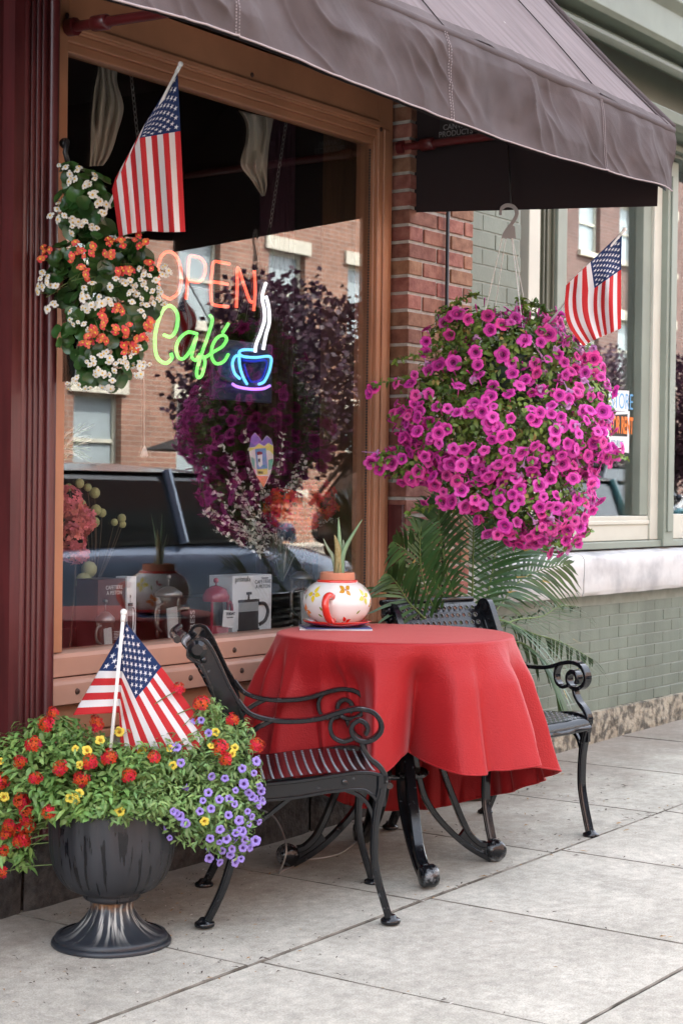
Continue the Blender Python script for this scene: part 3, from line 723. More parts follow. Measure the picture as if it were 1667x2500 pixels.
# small purple leaved trees added across the road to darken the window reflections
M_plum = mat('added_tree_plum_leaf', (.045,.014,.032), .6, island=.4, sub=.2); M_bark = mat('added_tree_dark_bark', (.05,.04,.032), .9)
r = random.Random(3); cm = MB()
cl_ = [(0, 0, 2.75, 1.15), (.7, .2, 2.35, .8), (-.75, -.1, 2.4, .85), (.1, .5, 3.3, .85), (-.4, .2, 3.5, .6), (.55, -.3, 3.15, .7), (-.1, -.6, 2.1, .7), (.6, .1, 1.85, .6), (-.6, .2, 1.8, .65), (0, 0, 1.6, .6)]
for i in range(6600):
    c = r.choice(cl_); v = Vector((r.gauss(0, 1), r.gauss(0, 1), r.gauss(0, 1))).normalized(); p = Vector(c[:3]) + v*c[3]*r.uniform(.45, 1.08)
    if r.random() < .25 and noise.noise(p*2.2) < -.1: continue
    t = Vector((r.gauss(0, 1), r.gauss(0, 1), r.gauss(0, 1))).normalized(); q = t.orthogonal().normalized()*.045; e = t*.11; cm.add([p, p + e*.5 + q, p + e, p + e*.5 - q], [(0, 1, 2, 3)])
cme = cm.mesh('crown', M_plum); tm = MB(); tm.tube([(0, 0, -.2), (.03, 0, .8), (0, .02, 1.5), (.02, 0, 2.3)], [.10, .08, .07, .04], 8)
for a, b in (((.02, 0, 1.45), (.6, .2, 2.4)), ((0, .02, 1.5), (-.7, -.1, 2.5)), ((.02, 0, 1.8), (.1, .5, 3.2)), ((0, 0, 1.2), (.5, .1, 1.8)), ((0, 0, 1.7), (-.1, -.5, 2.3))): tm.tube([a, Vector(a).lerp(Vector(b), .5) + Vector((0, 0, .1)), b], [.05, .035, .012], 6)
tme = tm.mesh('trunk', M_bark, True)
for k, (x, y, sc_, lb) in enumerate(((18.9, -7.4, 1.0, 'purple leaved tree added to darken the reflection behind the neon cup'), (21.3, -7.2, .98, 'purple leaved tree added to darken the reflection at the right side of the cafe window'), (24.4, -7.3, .92, 'purple leaved tree added for the reflections, farther up the far kerb'), (29.0, -7.3, .9, 'purple leaved tree added to darken the low reflection in the empty shop window'), (32.5, -7.2, .95, 'purple leaved tree added for the reflections, farthest up the far kerb'))):
    t = thing('added_reflection_tree', (x, y, gz(x)), lb, 'tree', 'purple leaved trees added along the far kerb for the reflections')
    for nm, me in (('trunk', tme), ('crown', cme)):
        o = bpy.data.objects.new(nm, me); COL.objects.link(o); o.parent = t; o.matrix_basis = Matrix.Rotation(k*1.9, 4, 'Z') @ Matrix.Scale(sc_, 4)
# ------------------------------------------------------------------ awning
aw = thing('awning', (4.2, 3.7, 3.8), 'faded burgundy canvas awning with wrinkled valance over the cafe window', 'awning')
AX0, AX1, AY = 2.15, 5.625, 2.60
SEAM = [2.17, 3.13, 4.09, 5.05]
def hem(x):
    t = max(0, min(1, (x - 3.1) / 2.5)); return 2.340 - .03 * max(0, min(1, 3.4 - x)) - .036 * sin(pi * t) + .006 * noise.noise(Vector((x * 3.5, 0, 6)))
def fold(x): return 2.560 - .006 * (x - 4)
def crease(x, z):
    # long soft creases running down to the right
    a = x * .66 + z * .75; b = -x * .75 + z * .66
    n1 = noise.noise(Vector((a * 9 + 1.1 * noise.noise(Vector((x*3, z*4, 9))), b * 1.6, 3)))
    n2 = noise.noise(Vector((a * 24, b * 3.0, 8)))
    n3 = noise.noise(Vector((x * 4, z * 5, 1)))
    rdg = (1 - abs(n1) * 2.2)
    m1 = .5 + .9 * noise.noise(Vector((x * 2.6, z * 3, 17)))
    return .024 * (max(0, rdg) ** 3) * max(0, m1) + .0018 * (max(0, 1 - abs(n2) * 4) ** 2) * max(0, 1.1 - m1) * .5 + .030 * n3 + .010 * noise.noise(Vector((x * 13, z * 11, 5)))
def near_seam(x): return min(abs(x - s) for s in SEAM)
def val(u, v, off=0):
    x = AX0 + (AX1 - AX0) * u; zt, zb = fold(x), hem(x); z = zt + (zb - zt) * v
    k = min(1, v * 6) * (1 - .7 * max(0, v - .75) / .25); d = crease(x, z) * k
    s = near_seam(x); d *= min(1, .35 + s * 14)
    d += .006 * math.exp(-(s / .006) ** 2)
    d += .02 * v                                          # the hem swings out a little
    if x > 5.5: d -= (x - 5.5) * .25 * v
    return (x + .01 * v, AY - d + off + .012 * (1 - min(1, v * 8)) * 0, z)
mb = MB(); mb.grid(620, 56, lambda u, v: val(u, v)); mb.build('valance', M_canvas, aw, smooth=True)
mb = MB(); mb.grid(200, 8, lambda u, v: val(u, v, .022)); mb.build('valance_inside_shade', M_canvas_d, aw, smooth=True)  # inner skin of the same canvas, shade put into its colour
mb = MB(); pts = [val(i / 600, 1) for i in range(601)]; mb.tube([(p[0], p[1] - .001, p[2]) for p in pts], .0028, 5); mb.build('hem', M_stitch, aw, smooth=True)
def roofpt(u, v, lift=0):
    x = AX0 + (AX1 - AX0) * u; z0 = fold(x) + .012; y = AY + .006 + 1.13 * v; z = z0 + 1.27 * v
    s = near_seam(x); sag = .03 * sin(pi * min(1, v * 1.0)) * (1 - math.exp(-s * 5)) 
    n = .006 * noise.noise(Vector((x * 5, v * 2.5, 4))) + .003 * noise.noise(Vector((x * 22, v * 3, 4)))
    d = -sag + n + .004 * math.exp(-(s / .006) ** 2) + lift
    return (x, y - d * .75, z + d * .66)
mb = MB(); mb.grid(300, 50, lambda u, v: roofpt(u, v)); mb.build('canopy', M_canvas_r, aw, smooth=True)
mb = MB(); mb.grid(60, 12, lambda u, v: roofpt(u, v, -.016)); mb.build('canopy_inside_shade', M_canvas_d, aw, smooth=True)
# front bar wrapped in canvas, hem band above the fold
mb = MB(); mb.tube([(AX0 + (AX1 - AX0) * i / 80, AY + .012, fold(AX0 + (AX1 - AX0) * i / 80) + .002) for i in range(81)], .017, 10); mb.build('front_bar', M_canvas, aw, smooth=True)
mb = MB(); mb.grid(200, 3, lambda u, v: [c + d for c, d in zip(roofpt(u, v * .028), (0, -.0032, .0028))]); 
mb.build('hem_band', M_canvas, aw, smooth=True)
for s in SEAM:
    mb = MB(); u = (s - AX0) / (AX1 - AX0)
    mb.tube([roofpt(u, i / 60, .0015) for i in range(61)], .0022, 5)
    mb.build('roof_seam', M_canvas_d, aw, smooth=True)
    if s > 2.5:
        mb = MB()
        for k in range(30):
            for o in (-.006, .006):
                a, b = val(u + o / (AX1-AX0), k / 30), val(u + o / (AX1-AX0), (k + .55) / 30)
                mb.tube([(a[0], a[1] - .001, a[2]), (b[0], b[1] - .001, b[2])], .0011, 4)
        mb.build('stitching', M_stitch, aw)
# piping along the right hand edge of the roof
mb = MB(); mb.tube([roofpt(1, i / 40, .004) for i in range(41)], .010, 8); mb.tube([roofpt(.985, i / 40, .003) for i in range(41)], .005, 6); mb.build('edge_piping', M_canvas, aw, smooth=True)
# end panel with its own hem, hanging a little lower than the valance
EX = 5.600
prof = [(3.72, 3.80), (2.64, 2.56), (2.645, 2.40), (2.655, 2.283), (2.95, 2.302), (3.3, 2.325), (3.72, 2.352)]
mb = MB(); k = len(prof)
def wob(y, z): return EX + .006 * noise.noise(Vector((y * 6, z * 6, 2)))
def endp(u, v):
    y = 3.72 - 1.07 * u; top = 3.80 + (2.56 - 3.80) * u; bot = 2.352 - .069 * u; z = top + (bot - top) * v
    return (wob(y, z), y, z)
mb.grid(30, 30, endp); mb.build('end_panel', M_canvas, aw, smooth=True)
mb = MB(); mb.grid(30, 30, lambda u, v: [c + d for c, d in zip(endp(u, v), (-.004, 0, 0))]); mb.build('end_inside_shade', M_canvas_d, aw, smooth=True)
p = onX(1113, 318, 5.59)
mb = MB(); mb.box((5.588, p.y - .075, p.z - .035), (5.591, p.y + .075, p.z + .05)); lp = mb.build('maker_label', mat('black_label', (.006,.006,.007), .5), aw)
TM = lambda q: frame_m(q, (0, -1, 0), (0, 0, 1))
mb = text_mb('CANVAS', .030, TM((5.5865, p.y, p.z + .006)), align='CENTER', bold=.0006); text_mb('PRODUCTS', .030, TM((5.5865, p.y, p.z - .020)), mb=mb, align='CENTER', bold=.0006)
mb.build('lettering', mat('grey_print', (.22,.22,.23), .6), aw)
# pipe brackets
for x, z in ((3.745, 2.66), (5.562, 2.602)):
    a = Vector((x, 3.74, z)); b = Vector((x, 2.71, z - (.04 if x < 4 else 0))); d = (b - a).normalized()
    mb = MB(); mb.tube([a, b], .016, 12)
    mb.tube([a + d * .10, a + d * .105, a + d * .16, a + d * .165], [.018, .024, .024, .018], 12)
    mb.tube([a, a + d * .03], .028, 10)
    mb.build('bracket_pipe', M_redpipe, aw, smooth=True, ang=50)
# ------------------------------------------------------------------ chairs (built once in local space: x forward from the rear foot, y sideways, z up)
EXx, EYy, EZz = Vector((1, 0, 0)), Vector((0, 1, 0)), Vector((0, 0, 1))
def perf(mb, nu, nv, fn, r, h, m0=0, m1=1):
    """raised punched rims over a sheet fn(u,v) -> (pos, normal)"""
    for j in range(nv):
        for i in range(nu):
            u, v = (i + .5) / nu, (j + .5) / nv
            if j % 2: u += .0
            p, n = fn(u, v); M = face_m(p, n)
            q = MB(); q.lathe([(r * 1.35, 0), (r * 1.12, h), (r * .8, h), (r * .62, -.001)], n=8, close=False); mb.join(q, M)
            o = len(mb.v); q = MB(); q.lathe([(r * .62, 0), (.0001, 0)], n=8, close=False); mb.join(q, M @ Matrix.Translation((0, 0, .0006)), m1)
def holes(mb, nu, nv, fn, r, rim, ur_, vr_):
    """a sheet punched with round holes; rim > 0 raises a lip round each hole"""
    cells = []
    (u0, u1), (v0, v1) = ur_, vr_
    for j in range(nv):
        for i in range(nu):
            a, b = u0 + (u1-u0)*i/nu, u0 + (u1-u0)*(i+1)/nu; c, d = v0 + (v1-v0)*j/nv, v0 + (v1-v0)*(j+1)/nv; mu, mv = (a+b)/2, (c+d)/2
            P = [(b, mv), (b, d), (mu, d), (a, d), (a, mv), (a, c), (mu, c), (b, c)]
            out = [fn(*q)[0] for q in P]; p, n = fn(mu, mv); o = len(mb.v); eu = (out[0] - out[4]); ev = (out[2] - out[6]); eu = eu.normalized(); ev = (ev - eu*ev.dot(eu)).normalized()
            ring = lambda R, h: [p + (eu*cos(t*pi/4) + ev*sin(t*pi/4))*R + n*h for t in range(8)]
            rings = [ring(r*1.30, 0), ring(r*1.1, rim), ring(r*.96, rim*.7), ring(r*.93, -.004)]
            for q in [out] + rings: mb.v += [tuple(x) for x in q]
            for k in range(len(rings)):
                for t in range(8): e = o + k*8 + t; f = o + k*8 + (t+1) % 8; mb.f.append((e, f, f+8, e+8)); mb.m.append(1 if k in (1, 2) else 0)
    for (a, b, c, d) in ((0, u0, 0, 1), (u1, 1, 0, 1), (u0, u1, 0, v0), (u0, u1, v1, 1)): mb.grid(16, 16, lambda u, v: fn(a + (b-a)*u, c + (d-c)*v)[0])
M_hole = mat('rubbed_hole_rim', (.24,.25,.265), .35, metal=.4)
def make_chair():
    root = thing('cast_metal_armchair', (0, 0, 0), 'black cast metal armchair with pierced seat, in front between the urn and the table', 'chair', 'black cast metal armchairs')
    W = .245
    for sy in (1, -1):
        org = Vector((0, sy * W, 0)); ey = EYy
        mb = MB()
        # tapered back upright with its raised rim
        plate = crv2([(-.050, .775), (-.047, .80), (-.028, .822), (.0, .82), (.022, .79), (.045, .742), (.068, .692), (.092, .648), (.108, .59), (.116, .53), (.122, .47), (.128, .41)], 4)
        back = crv2([(.083, .41), (.068, .50), (.051, .571), (.033, .629), (.010, .701), (-.015, .752), (-.034, .762)], 4)
        mb.prism(plate + back, org, EXx, EZz, ey, .013)
        mb.bar(plate + back + [plate[0]], .009, .028, org, EXx, ey, EZz)
        # rolled top scroll
        mb.tube([org + Vector((-.022, sy * a, .795)) for a in (-.012, -.012, .018, .026)], [.004, .026, .027, .016], 14)
        mb.build('upright', M_cast, root, smooth=True, ang=35)
        mb = MB(); mb.ball(org + Vector((-.005, -sy*0 + sy * .010, .765)), .010, 8, sc=(1, .6, 1)); mb.build('bolt', M_cast, root, smooth=True)
        # arm with its two scrolls
        arm = crv2([(.093, .650), (.127, .611), (.19, .591), (.258, .587), (.326, .594), (.393, .614), (.439, .621), (.48, .612), (.503, .585), (.505, .558), (.488, .537), (.463, .527), (.437, .532), (.420, .552), (.422, .575), (.440, .588), (.459, .580), (.466, .562), (.459, .545)], 5)
        mb = MB(); w = [.014] * len(arm); w[-8:] = [.014, .013, .012, .012, .011, .011, .010, .009]
        mb.bar(arm, w, .034, org, EXx, ey, EZz)
        mb.bar(crv2([(.372, .606), (.360, .585), (.359, .560), (.370, .538), (.394, .527), (.418, .533), (.432, .540)], 5), .012, .030, org, EXx, ey, EZz)
        mb.bar(crv2([(.200, .592), (.175, .582), (.146, .566), (.122, .545), (.112, .530)], 4), .013, .026, org, EXx, ey, EZz)
        mb.build('arm', M_cast, root, smooth=True, ang=35)
        mb = MB(); mb.bar(crv2([(.448, .529), (.455, .505), (.474, .478), (.500, .455), (.516, .430), (.518, .405)], 5), [.013]*12 + [.016]*14, .030, org, EXx, ey, EZz)
        mb.build('arm_post', M_cast, root, smooth=True, ang=35)
        # side rail
        top = crv2([(.105, .405), (.165, .406), (.283, .417), (.396, .433), (.441, .438), (.480, .436), (.520, .424)], 4)
        bot = crv2([(.497, .335), (.490, .360), (.470, .380), (.441, .389), (.351, .383), (.261, .368), (.166, .360), (.110, .345)], 4)
        mb = MB(); mb.prism(top + [(.520, .34)] + bot, org, EXx, EZz, ey, .013)
        mb.bar(top, .010, .030, org, EXx, ey, EZz); mb.bar(bot, .009, .030, org, EXx, ey, EZz)
        for bx, bz in ((.40, .41), (.155, .385)): mb.ball(org + Vector((bx, sy * .008, bz)), .0095, 8, sc=(1, .5, 1))
        mb.build('side_rail', M_cast, root, smooth=True, ang=35)
        for front in (1, 0):
            mb = MB()
            if front: path = crv2([(.510, .425), (.506, .385), (.497, .344), (.488, .276), (.487, .186), (.500, .117), (.517, .058), (.529, .018)], 5); ws = [.034 - .012 * min(1, i / 14) for i in range(len(path))]
            else: path = crv2([(.118, .425), (.110, .345), (.095, .265), (.080, .20), (.056, .12), (.030, .06), (.008, .018)], 5); ws = [.036 - .012 * min(1, i / 14) for i in range(len(path))]
            mb.bar(path, ws, .030, org, EXx, ey, EZz, ch=.35)
            mb.bar([(a, b) for a, b in path[4:]], [w * .35 for w in ws[4:]], .036, org, EXx, ey, EZz)
            mb.build('leg', M_castleg, root, smooth=True, ang=35)
            ft = root.children[-1]; fx = .535 if front else .0
            mb = MB(); mb.lathe([(.014, .024), (.020, .016), (.028, .012), (.030, .006), (.028, 0)], (fx, sy * W, 0), 18); f = MB(); 
            ob = mb.build('foot', M_castleg, ft, smooth=True, ang=50)
        # curved braces below the rail
        mb = MB(); mb.bar(crv2([(.405, .386), (.44, .372), (.468, .345), (.484, .305), (.488, .285)], 5), .012, .016, org, EXx, ey, EZz)
        mb.build('brace', M_cast, root, smooth=True, ang=35); mb = MB()
        mb.bar(crv2([(.250, .370), (.205, .335), (.160, .300), (.105, .262)], 5), .012, .016, org, EXx, ey, EZz)
        mb.build('brace', M_cast, root, smooth=True, ang=35)
    # pierced seat, dished, rolling over at the front
    def seatp(u, v):
        s = .088 + .452 * u; y = -W + .012 + (2 * W - .024) * v
        z = .418 + .018 * sin(pi * min(1, max(0, (u - .25) / .9))) - .010 * sin(pi * v)
        if u > .93: z -= (u - .93) ** 2 * 5; s -= (u - .93) * .1
        return Vector((s, y, z))
    def seatn(u, v):
        a = seatp(u + .01, v) - seatp(u - .01, v); b = seatp(u, v + .01) - seatp(u, v - .01); return seatp(u, v), a.cross(b).normalized()
    mb = MB(); holes(mb, 15, 19, seatn, .0033, .0014, (.03, .93), (.02, .98))
    mb.tube([seatp(1, i / 12) + Vector((0, 0, -.008)) for i in range(13)], .010, 8); mb.tube([seatp(0, i / 12) for i in range(13)], .008, 8)
    mb.build('seat', [M_black, M_hole], root, smooth=True, ang=45)
    # pierced back panel
    def backp(u, v):
        z = .445 + .372 * v
        s = .092 - .155 * max(0, v) ** 1.15 + .018 * sin(pi * v) - .016 * sin(pi * u)
        y = -W + .010 + (2 * W - .020) * u
        if v > .95: s -= (v - .95) * .25
        return Vector((s, y, z))
    def backn(u, v):
        a = backp(u + .01, v) - backp(u - .01, v); b = backp(u, v + .01) - backp(u, v - .01); n = a.cross(b).normalized(); return backp(u, v), n
    mb = MB()
    sg = 1 if backn(.5, .5)[1].x > 0 else -1
    holes(mb, 16, 13, lambda u, v: (backn(u, v)[0], backn(u, v)[1] * sg), .0078, .0030, (.03, .97), (.02, .97))
    mb.tube([backp(i / 16, 1) + Vector((-.004, 0, .004)) for i in range(17)], .011, 8); mb.tube([backp(i / 16, 0) for i in range(17)], .008, 8)
    mb.build('backrest', [M_black, M_hole], root, smooth=True, ang=45)
    mb = MB(); mb.tube([(.10, -W, .36), (.10, W, .36)], .009, 8); mb.tube([(.47, -W, .405), (.47, W, .405)], .009, 8); mb.build('cross_bar', M_cast, root, smooth=True)
    return root
def children_of(o): return [c for c in bpy.data.objects if c.parent == o]
def copy_tree(o, parent=None):
    c = o.copy(); COL.objects.link(c)
    if parent is not None: c.parent = parent
    for ch in children_of(o): copy_tree(ch, c)
    return c
ch1 = make_chair()
ch2 = copy_tree(ch1); ch2['label'] = 'black cast metal armchair with its back to the wall, behind the table beside the palm'
def seat_chair(o, rear, front, sidev, z):
    f = (Vector(front) - Vector(rear)).normalized(); ang = math.atan2(f.y, f.x)
    # the local frame sits at the rear foot line, centred sideways
    c = Vector(rear) + Vector(sidev); o.location = (c.x, c.y, z); o.rotation_euler = (0, 0, ang)
f1 = Vector((4.073, 2.731)) - Vector((3.724, 3.14)); f1.normalize(); n1 = Vector((-f1.y, f1.x))
c1 = Vector((3.724, 3.14)) + n1 * .245
ch1.location = (c1.x, c1.y, gz(4.0) + .001); ch1.rotation_euler = (0, -.014 * f1.x, math.atan2(f1.y, f1.x))
f2 = Vector((5.491, 2.805)) - Vector((5.631, 3.365)); f2.normalize(); n2 = Vector((f2.y, -f2.x))
c2 = Vector((5.631, 3.365)) + n2 * .245 + f2 * .02
ch2.location = (c2.x, c2.y, gz(5.35) + .001); ch2.rotation_euler = (0, -.014 * f2.x, math.atan2(f2.y, f2.x))

# ------------------------------------------------------------------ table
TC = Vector((4.697, 3.149, gz(4.697)))
tb = thing('cafe_table', TC, 'round cast metal cafe table on four curled legs under the red cloth', 'table')
mb = MB(); mb.lathe([(.0001, .742), (.37, .742), (.385, .748), (.388, .756), (.385, .764), (.0001, .766)], TC, 64); mb.build('tabletop', M_cast, tb, smooth=True, ang=40)
mb = MB(); mb.lathe([(.02, .300), (.112, .300), (.118, .306), (.118, .312), (.112, .318), (.02, .318)], TC, 40); mb.build('hub_plate', M_castleg, tb, smooth=True, ang=40)
for (fx, fy) in ((4.492, 2.879), (4.942, 2.907), (4.445, 3.394), (4.908, 3.415)):
    d = Vector((fx, fy, 0)) - Vector((TC.x, TC.y, 0)); d.normalize(); ey = Vector((-d.y, d.x, 0)); mb = MB()
    lower = crv2([(.115, .742), (.075, .62), (.060, .50), (.066, .40), (.082, .309), (.104, .23), (.143, .166), (.197, .107), (.252, .060), (.300, .030), (.335, .012)], 5)
    upper = crv2([(.205, .742), (.150, .62), (.128, .50), (.140, .40), (.167, .315), (.204, .22), (.236, .145), (.262, .098), (.296, .066), (.320, .060)], 5)
    mb.bar(lower, .020, .034, TC, d, ey, EZz); mb.bar(upper, .020, .034, TC, d, ey, EZz)
    mb.prism([(.222, .085), (.246, .118), (.262, .098), (.296, .066), (.335, .05), (.335, .016), (.300, .030), (.252, .060)], TC, d, EZz, ey, .026)
    mb.build('leg', M_castleg, tb, smooth=True, ang=35)
    lg = tb.children[-1]; mb = MB()
    c = TC + d * .352 + Vector((0, 0, .040))
    mb.tube([c - ey * .031, c - ey * .027, c - ey * .015, c + ey * .015, c + ey * .027, c + ey * .031], [.012, .030, .037, .037, .030, .012], 16)
    mb.build('scroll_foot', M_castleg, lg, smooth=True)

# ------------------------------------------------------------------ tablecloth
ZT = TC.z + .772
# hem control points: angle seen from above (0 = camera right, 90 = away from the camera), radius, height above the ground
HEM = [(-12, .525, .350), (4, .50, .300), (24, .45, .23), (44, .47, .185), (66, .43, .13), (88, .47, .10), (110, .42, .135), (132, .47, .22), (152, .42, .30), (172, .49, .35),
       (183, .53, .37), (191, .44, .38), (199, .50, .385), (206, .42, .385), (212, .45, .38), (220, .385, .37), (228, .335, .365), (237, .295, .362), (246, .262, .362), (252, .30, .37), (258, .41, .37), (261, .44, .372), (267, .42, .40), (273, .365, .43), (281, .245, .42), (288, .37, .40), (294, .465, .388), (302, .485, .385), (308, .455, .388), (314, .495, .39), (320, .54, .400), (328, .51, .405), (334, .42, .40), (340, .43, .375)]
def cyc(a, k):
    H = HEM; n = len(H); a = (a + 12) % 360 - 12
    for i in range(n):
        a0 = H[i][0]; a1 = H[(i+1) % n][0] + (360 if i == n-1 else 0)
        if a0 <= a <= a1:
            t = (a - a0) / (a1 - a0); p = [H[(i + q) % n][k] for q in (-1, 0, 1, 2)]
            x = [H[(i + q) % n][0] + (0 if 0 <= i + q < n else (360 if i + q >= n else -360)) for q in (-1, 0, 1, 2)]
            m0 = (p[2]-p[0])/(x[2]-x[0])*(a1-a0); m1 = (p[3]-p[1])/(x[3]-x[1])*(a1-a0)
            return (2*t**3-3*t**2+1)*p[1] + (t**3-2*t**2+t)*m0 + (-2*t**3+3*t**2)*p[2] + (t**3-t**2)*m1
    return H[0][k]
NA = 480; hr = [cyc(360*i/NA, 1) for i in range(NA)]; hz = [cyc(360*i/NA, 2) for i in range(NA)]
def cl(u, v):
    i = int(round(u * NA)) % NA; a = radians(360 * i / NA); R = .392
    d = RV * cos(a) + DV * sin(a)
    if v < .35:                                   # flat top
        r = R * v / .35; z = ZT + .0008 * noise.noise(Vector((r * cos(a) * 9, r * sin(a) * 9, 1)))
        if r > R - .012: z -= .004 * ((r - R + .012) / .012) ** 2
        r0 = r
    else:
        t = (v - .35) / .65; zh = TC.z + hz[i]
        drop = (ZT - zh)
        # leaves the rim in a rounded shoulder, then swings to the hem radius
        avg = .435; w = t ** 1.05
        base = R + (avg - R) * t; fold_ = (hr[i] - avg) * (1.25 if hr[i] < avg else 1.0) * (w * .75 + .25 * min(1, t * 4))
        sh = .010 * min(1, t * 12)
        r0 = base + sh * .6 + fold_ * min(1, .30 + t * 2.2)
        r0 = max(r0, R * (.995 - 1.15 * min(t, .4)))
        z = ZT - .004 - drop * t - .006 * min(1, t * 16)
        r0 += .003 * noise.noise(Vector((cos(a) * 5, sin(a) * 5, t * 4))); q_ = 1 - abs(noise.noise(Vector((cos(a) * 5.2, sin(a) * 5.2, t * .7)))) * 3.2; r0 += .022 * max(-.5, q_) * min(1, t * 2.2) * (.4 + .6 * t)
        # puckers along the stitched hem
        if t > .95: r0 += .0010 * sin(i * 1.7) * (t - .95) / .05
    return Vector((TC.x, TC.y, 0)) + d * r0 + Vector((0, 0, z))
vv = [.0008] + [.35 * (i / 10) for i in range(1, 10)] + [.335, .342, .347] + [.35 + .65 * q for q in [0, .006, .014, .024, .036, .05, .07] + [.07 + .86 * i / 34 for i in range(1, 35)] + [.945, .96, .975, .99, 1]]
mb = MB(); o = 0
for v in vv:
    for i in range(NA): mb.v.append(tuple(cl(i / NA, v)))
for j in range(len(vv) - 1):
    for i in range(NA): a = j*NA + i; b = j*NA + (i+1) % NA; mb.f.append((a, b, b+NA, a+NA)); mb.m.append(0)
mb.f.append(tuple(range(NA))[::-1]); mb.m.append(0)
cloth_o = mb.build('tablecloth', M_redcloth, None, smooth=True, solid=.0025); tag(cloth_o, 'plain red woven cloth draped in deep folds over the round table', 'tablecloth')
mb = MB(); hp = [cl(i / NA, 1) for i in range(NA)]; hp.append(hp[0]); mb.tube(hp, .0034, 6, cap=False); h = mb.build('hem', M_redcloth, cloth_o, smooth=True)

# ------------------------------------------------------------------ things on the table
pc = onZ(822, 1527, ZT + .012); pc.z = ZT
k = (pc - CAM).length / 4150
mg = thing('magazines', (pc.x, pc.y, ZT), 'thin pile of magazines under the flowered pot', 'magazines')
Mz = Matrix.Rotation(math.atan2(RV.y, RV.x), 4, 'Z')
for i, (a, w, dd, z, c) in enumerate(((.04, .245, .17, .003, (.72,.72,.72)), (.16, .225, .165, .0075, (.06,.09,.25)))):
    mb = MB(); q = MB(); q.box((-w/2, -dd/2, 0), (w/2, dd/2, .0038))
    mb.join(q, Matrix.Translation((pc.x - RV.x*.005, pc.y - RV.y*.005, ZT + z - .0015)) @ Mz @ Matrix.Rotation(a, 4, 'Z')); mb.build('magazine', mat('cover_%d' % i, c, .3), mg, bev=.0006)
ZP = ZT + .0105
pl = MB(); pl.lathe([(.0001, .004), (.07, .004), (.085, .008), (.112, .018), (.117, .0205), (.118, .019), (.112, .014), (.085, .003), (.06, 0), (.0001, 0)], (pc.x, pc.y, ZP), 56)
plate = pl.build('saucer', M_redglaze, None, smooth=True); tag(plate, 'red glazed saucer under the flowered pot', 'saucer')
jar = thing('flowered_pot', (pc.x, pc.y, ZP + .005), 'round white glazed mug shaped pot painted with red, orange and yellow flowers', 'pot')
JZ = ZP + .0055; R_ = .1165
JP = [(.050, .0), (.066, .003), (.087, .017), (.104, .037), (.1145, .062), (.1165, .080), (.113, .100), (.103, .120), (.088, .135), (.075, .143), (.066, .147)]
jp = crv2(JP, 5)
mb = MB(); mb.lathe(jp + [(.063, .147), (.060, .142), (.060, .12)], (pc.x, pc.y, JZ), 72); mb.build('body', M_glaze, jar, smooth=True, ang=60)
mb = MB(); mb.tube([(pc.x + .066*cos(a*pi/24), pc.y + .066*sin(a*pi/24), JZ + .148) for a in range(49)], .0058, 10, cap=False); mb.build('rim', M_redglaze, jar, smooth=True)
def jarpt(phi, h, off=.0007):
    """phi: degrees round the body, 270 faces the camera (measured in the camera-right frame)"""
    for (r0, z0), (r1, z1) in zip(jp, jp[1:]):
        if z0 <= h <= z1: r = r0 + (r1 - r0) * (h - z0) / (z1 - z0); sl = (r1 - r0) / (z1 - z0); break
    else: r, sl = jp[-1][0], 0
    a = radians(phi); d = RV * cos(a) + DV * sin(a); n = (d - UV_ * sl).normalized()
    return Vector((pc.x, pc.y, JZ + h)) + d * r + n * off, n
def petal(mb, phi, h, ang, L, wd, mi=0, base=.15):
    q = []; N = 10
    for i in range(N + 1):
        t = i / N; w = wd * sin(pi * min(1, t ** .75 * .97 + .02)) ; q.append((base*L + L * t * (1-base), w))
    for s in range(N):
        vs = []
        for (l, w) in (q[s], q[s+1]):
            for sg in (-1, 1):
                x = l * cos(ang) - sg * w * sin(ang); z = l * sin(ang) + sg * w * cos(ang)
                vs.append(jarpt(phi + math.degrees(x / .11), h + z)[0])
        mb.add(vs, [(0, 1, 3, 2)], mi)
pm = [paint('pot_%s' % n, c, .25) for n, c in (('yellow', (.78,.60,.04)), ('orange', (.85,.24,.02)), ('scarlet', (.72,.03,.02)), ('amber', (.55,.27,.02)), ('lime', (.62,.62,.12)), ('crimson', (.4,.01,.02)), ('green', (.22,.30,.04)))]
def pxjar(zx, zy):
    """zoomed sketch coordinates of the pot -> (phi, h)"""
    x = (zx - 762) / 512 * R_; h = (1840 - zy) / 690 * .147
    r = jarpt(270, h)[0]; r = (Vector((r.x, r.y, 0)) - Vector((pc.x, pc.y, 0))).length
    return 270 + math.degrees(math.asin(max(-.97, min(.97, x / r)))), h
for zx, zy, col, L, rots in ((418, 1338, 0, .029, (68, 185, -8, -88)), (885, 1262, 3, .025, (150, 30, 200, -50)), (1165, 1375, 4, .029, (115, 200, -75, 20)), (318, 1610, 1, .025, (85, 160, -15, -90)), (878, 1780, 2, .024, (118, 28, 200, -75)), (1110, 1785, 1, .024, (85, 40, 200)), (505, 1820, 5, .02, (60, 170, -20)), (275, 1340, 5, .016, (80, 180)), (1320, 1500, 1, .02, (100, 200))):
    phi, h = pxjar(zx, zy); mb = MB()
    for r in rots: petal(mb, phi, h, radians(r), L, L * .27)
    petal(mb, phi, h, 0, .003, .0025, 1, 0); petal(mb, phi, h, pi, .003, .0025, 1, 0)
    mb.build('painted_flower', [pm[col], pm[5]], jar)
for zx, zy, r in ((490, 1650, -35), (1050, 1640, 45), (505, 1530, -60), (1240, 1540, 70), (1140, 1220, -70), (295, 1430, 80)):
    phi, h = pxjar(zx, zy); mb = MB(); petal(mb, phi, h, radians(r), .018, .0032, 0, 0); mb.build('painted_leaf', pm[6], jar)
mb = MB()       # handle faces the camera, a little to the left
hd = []
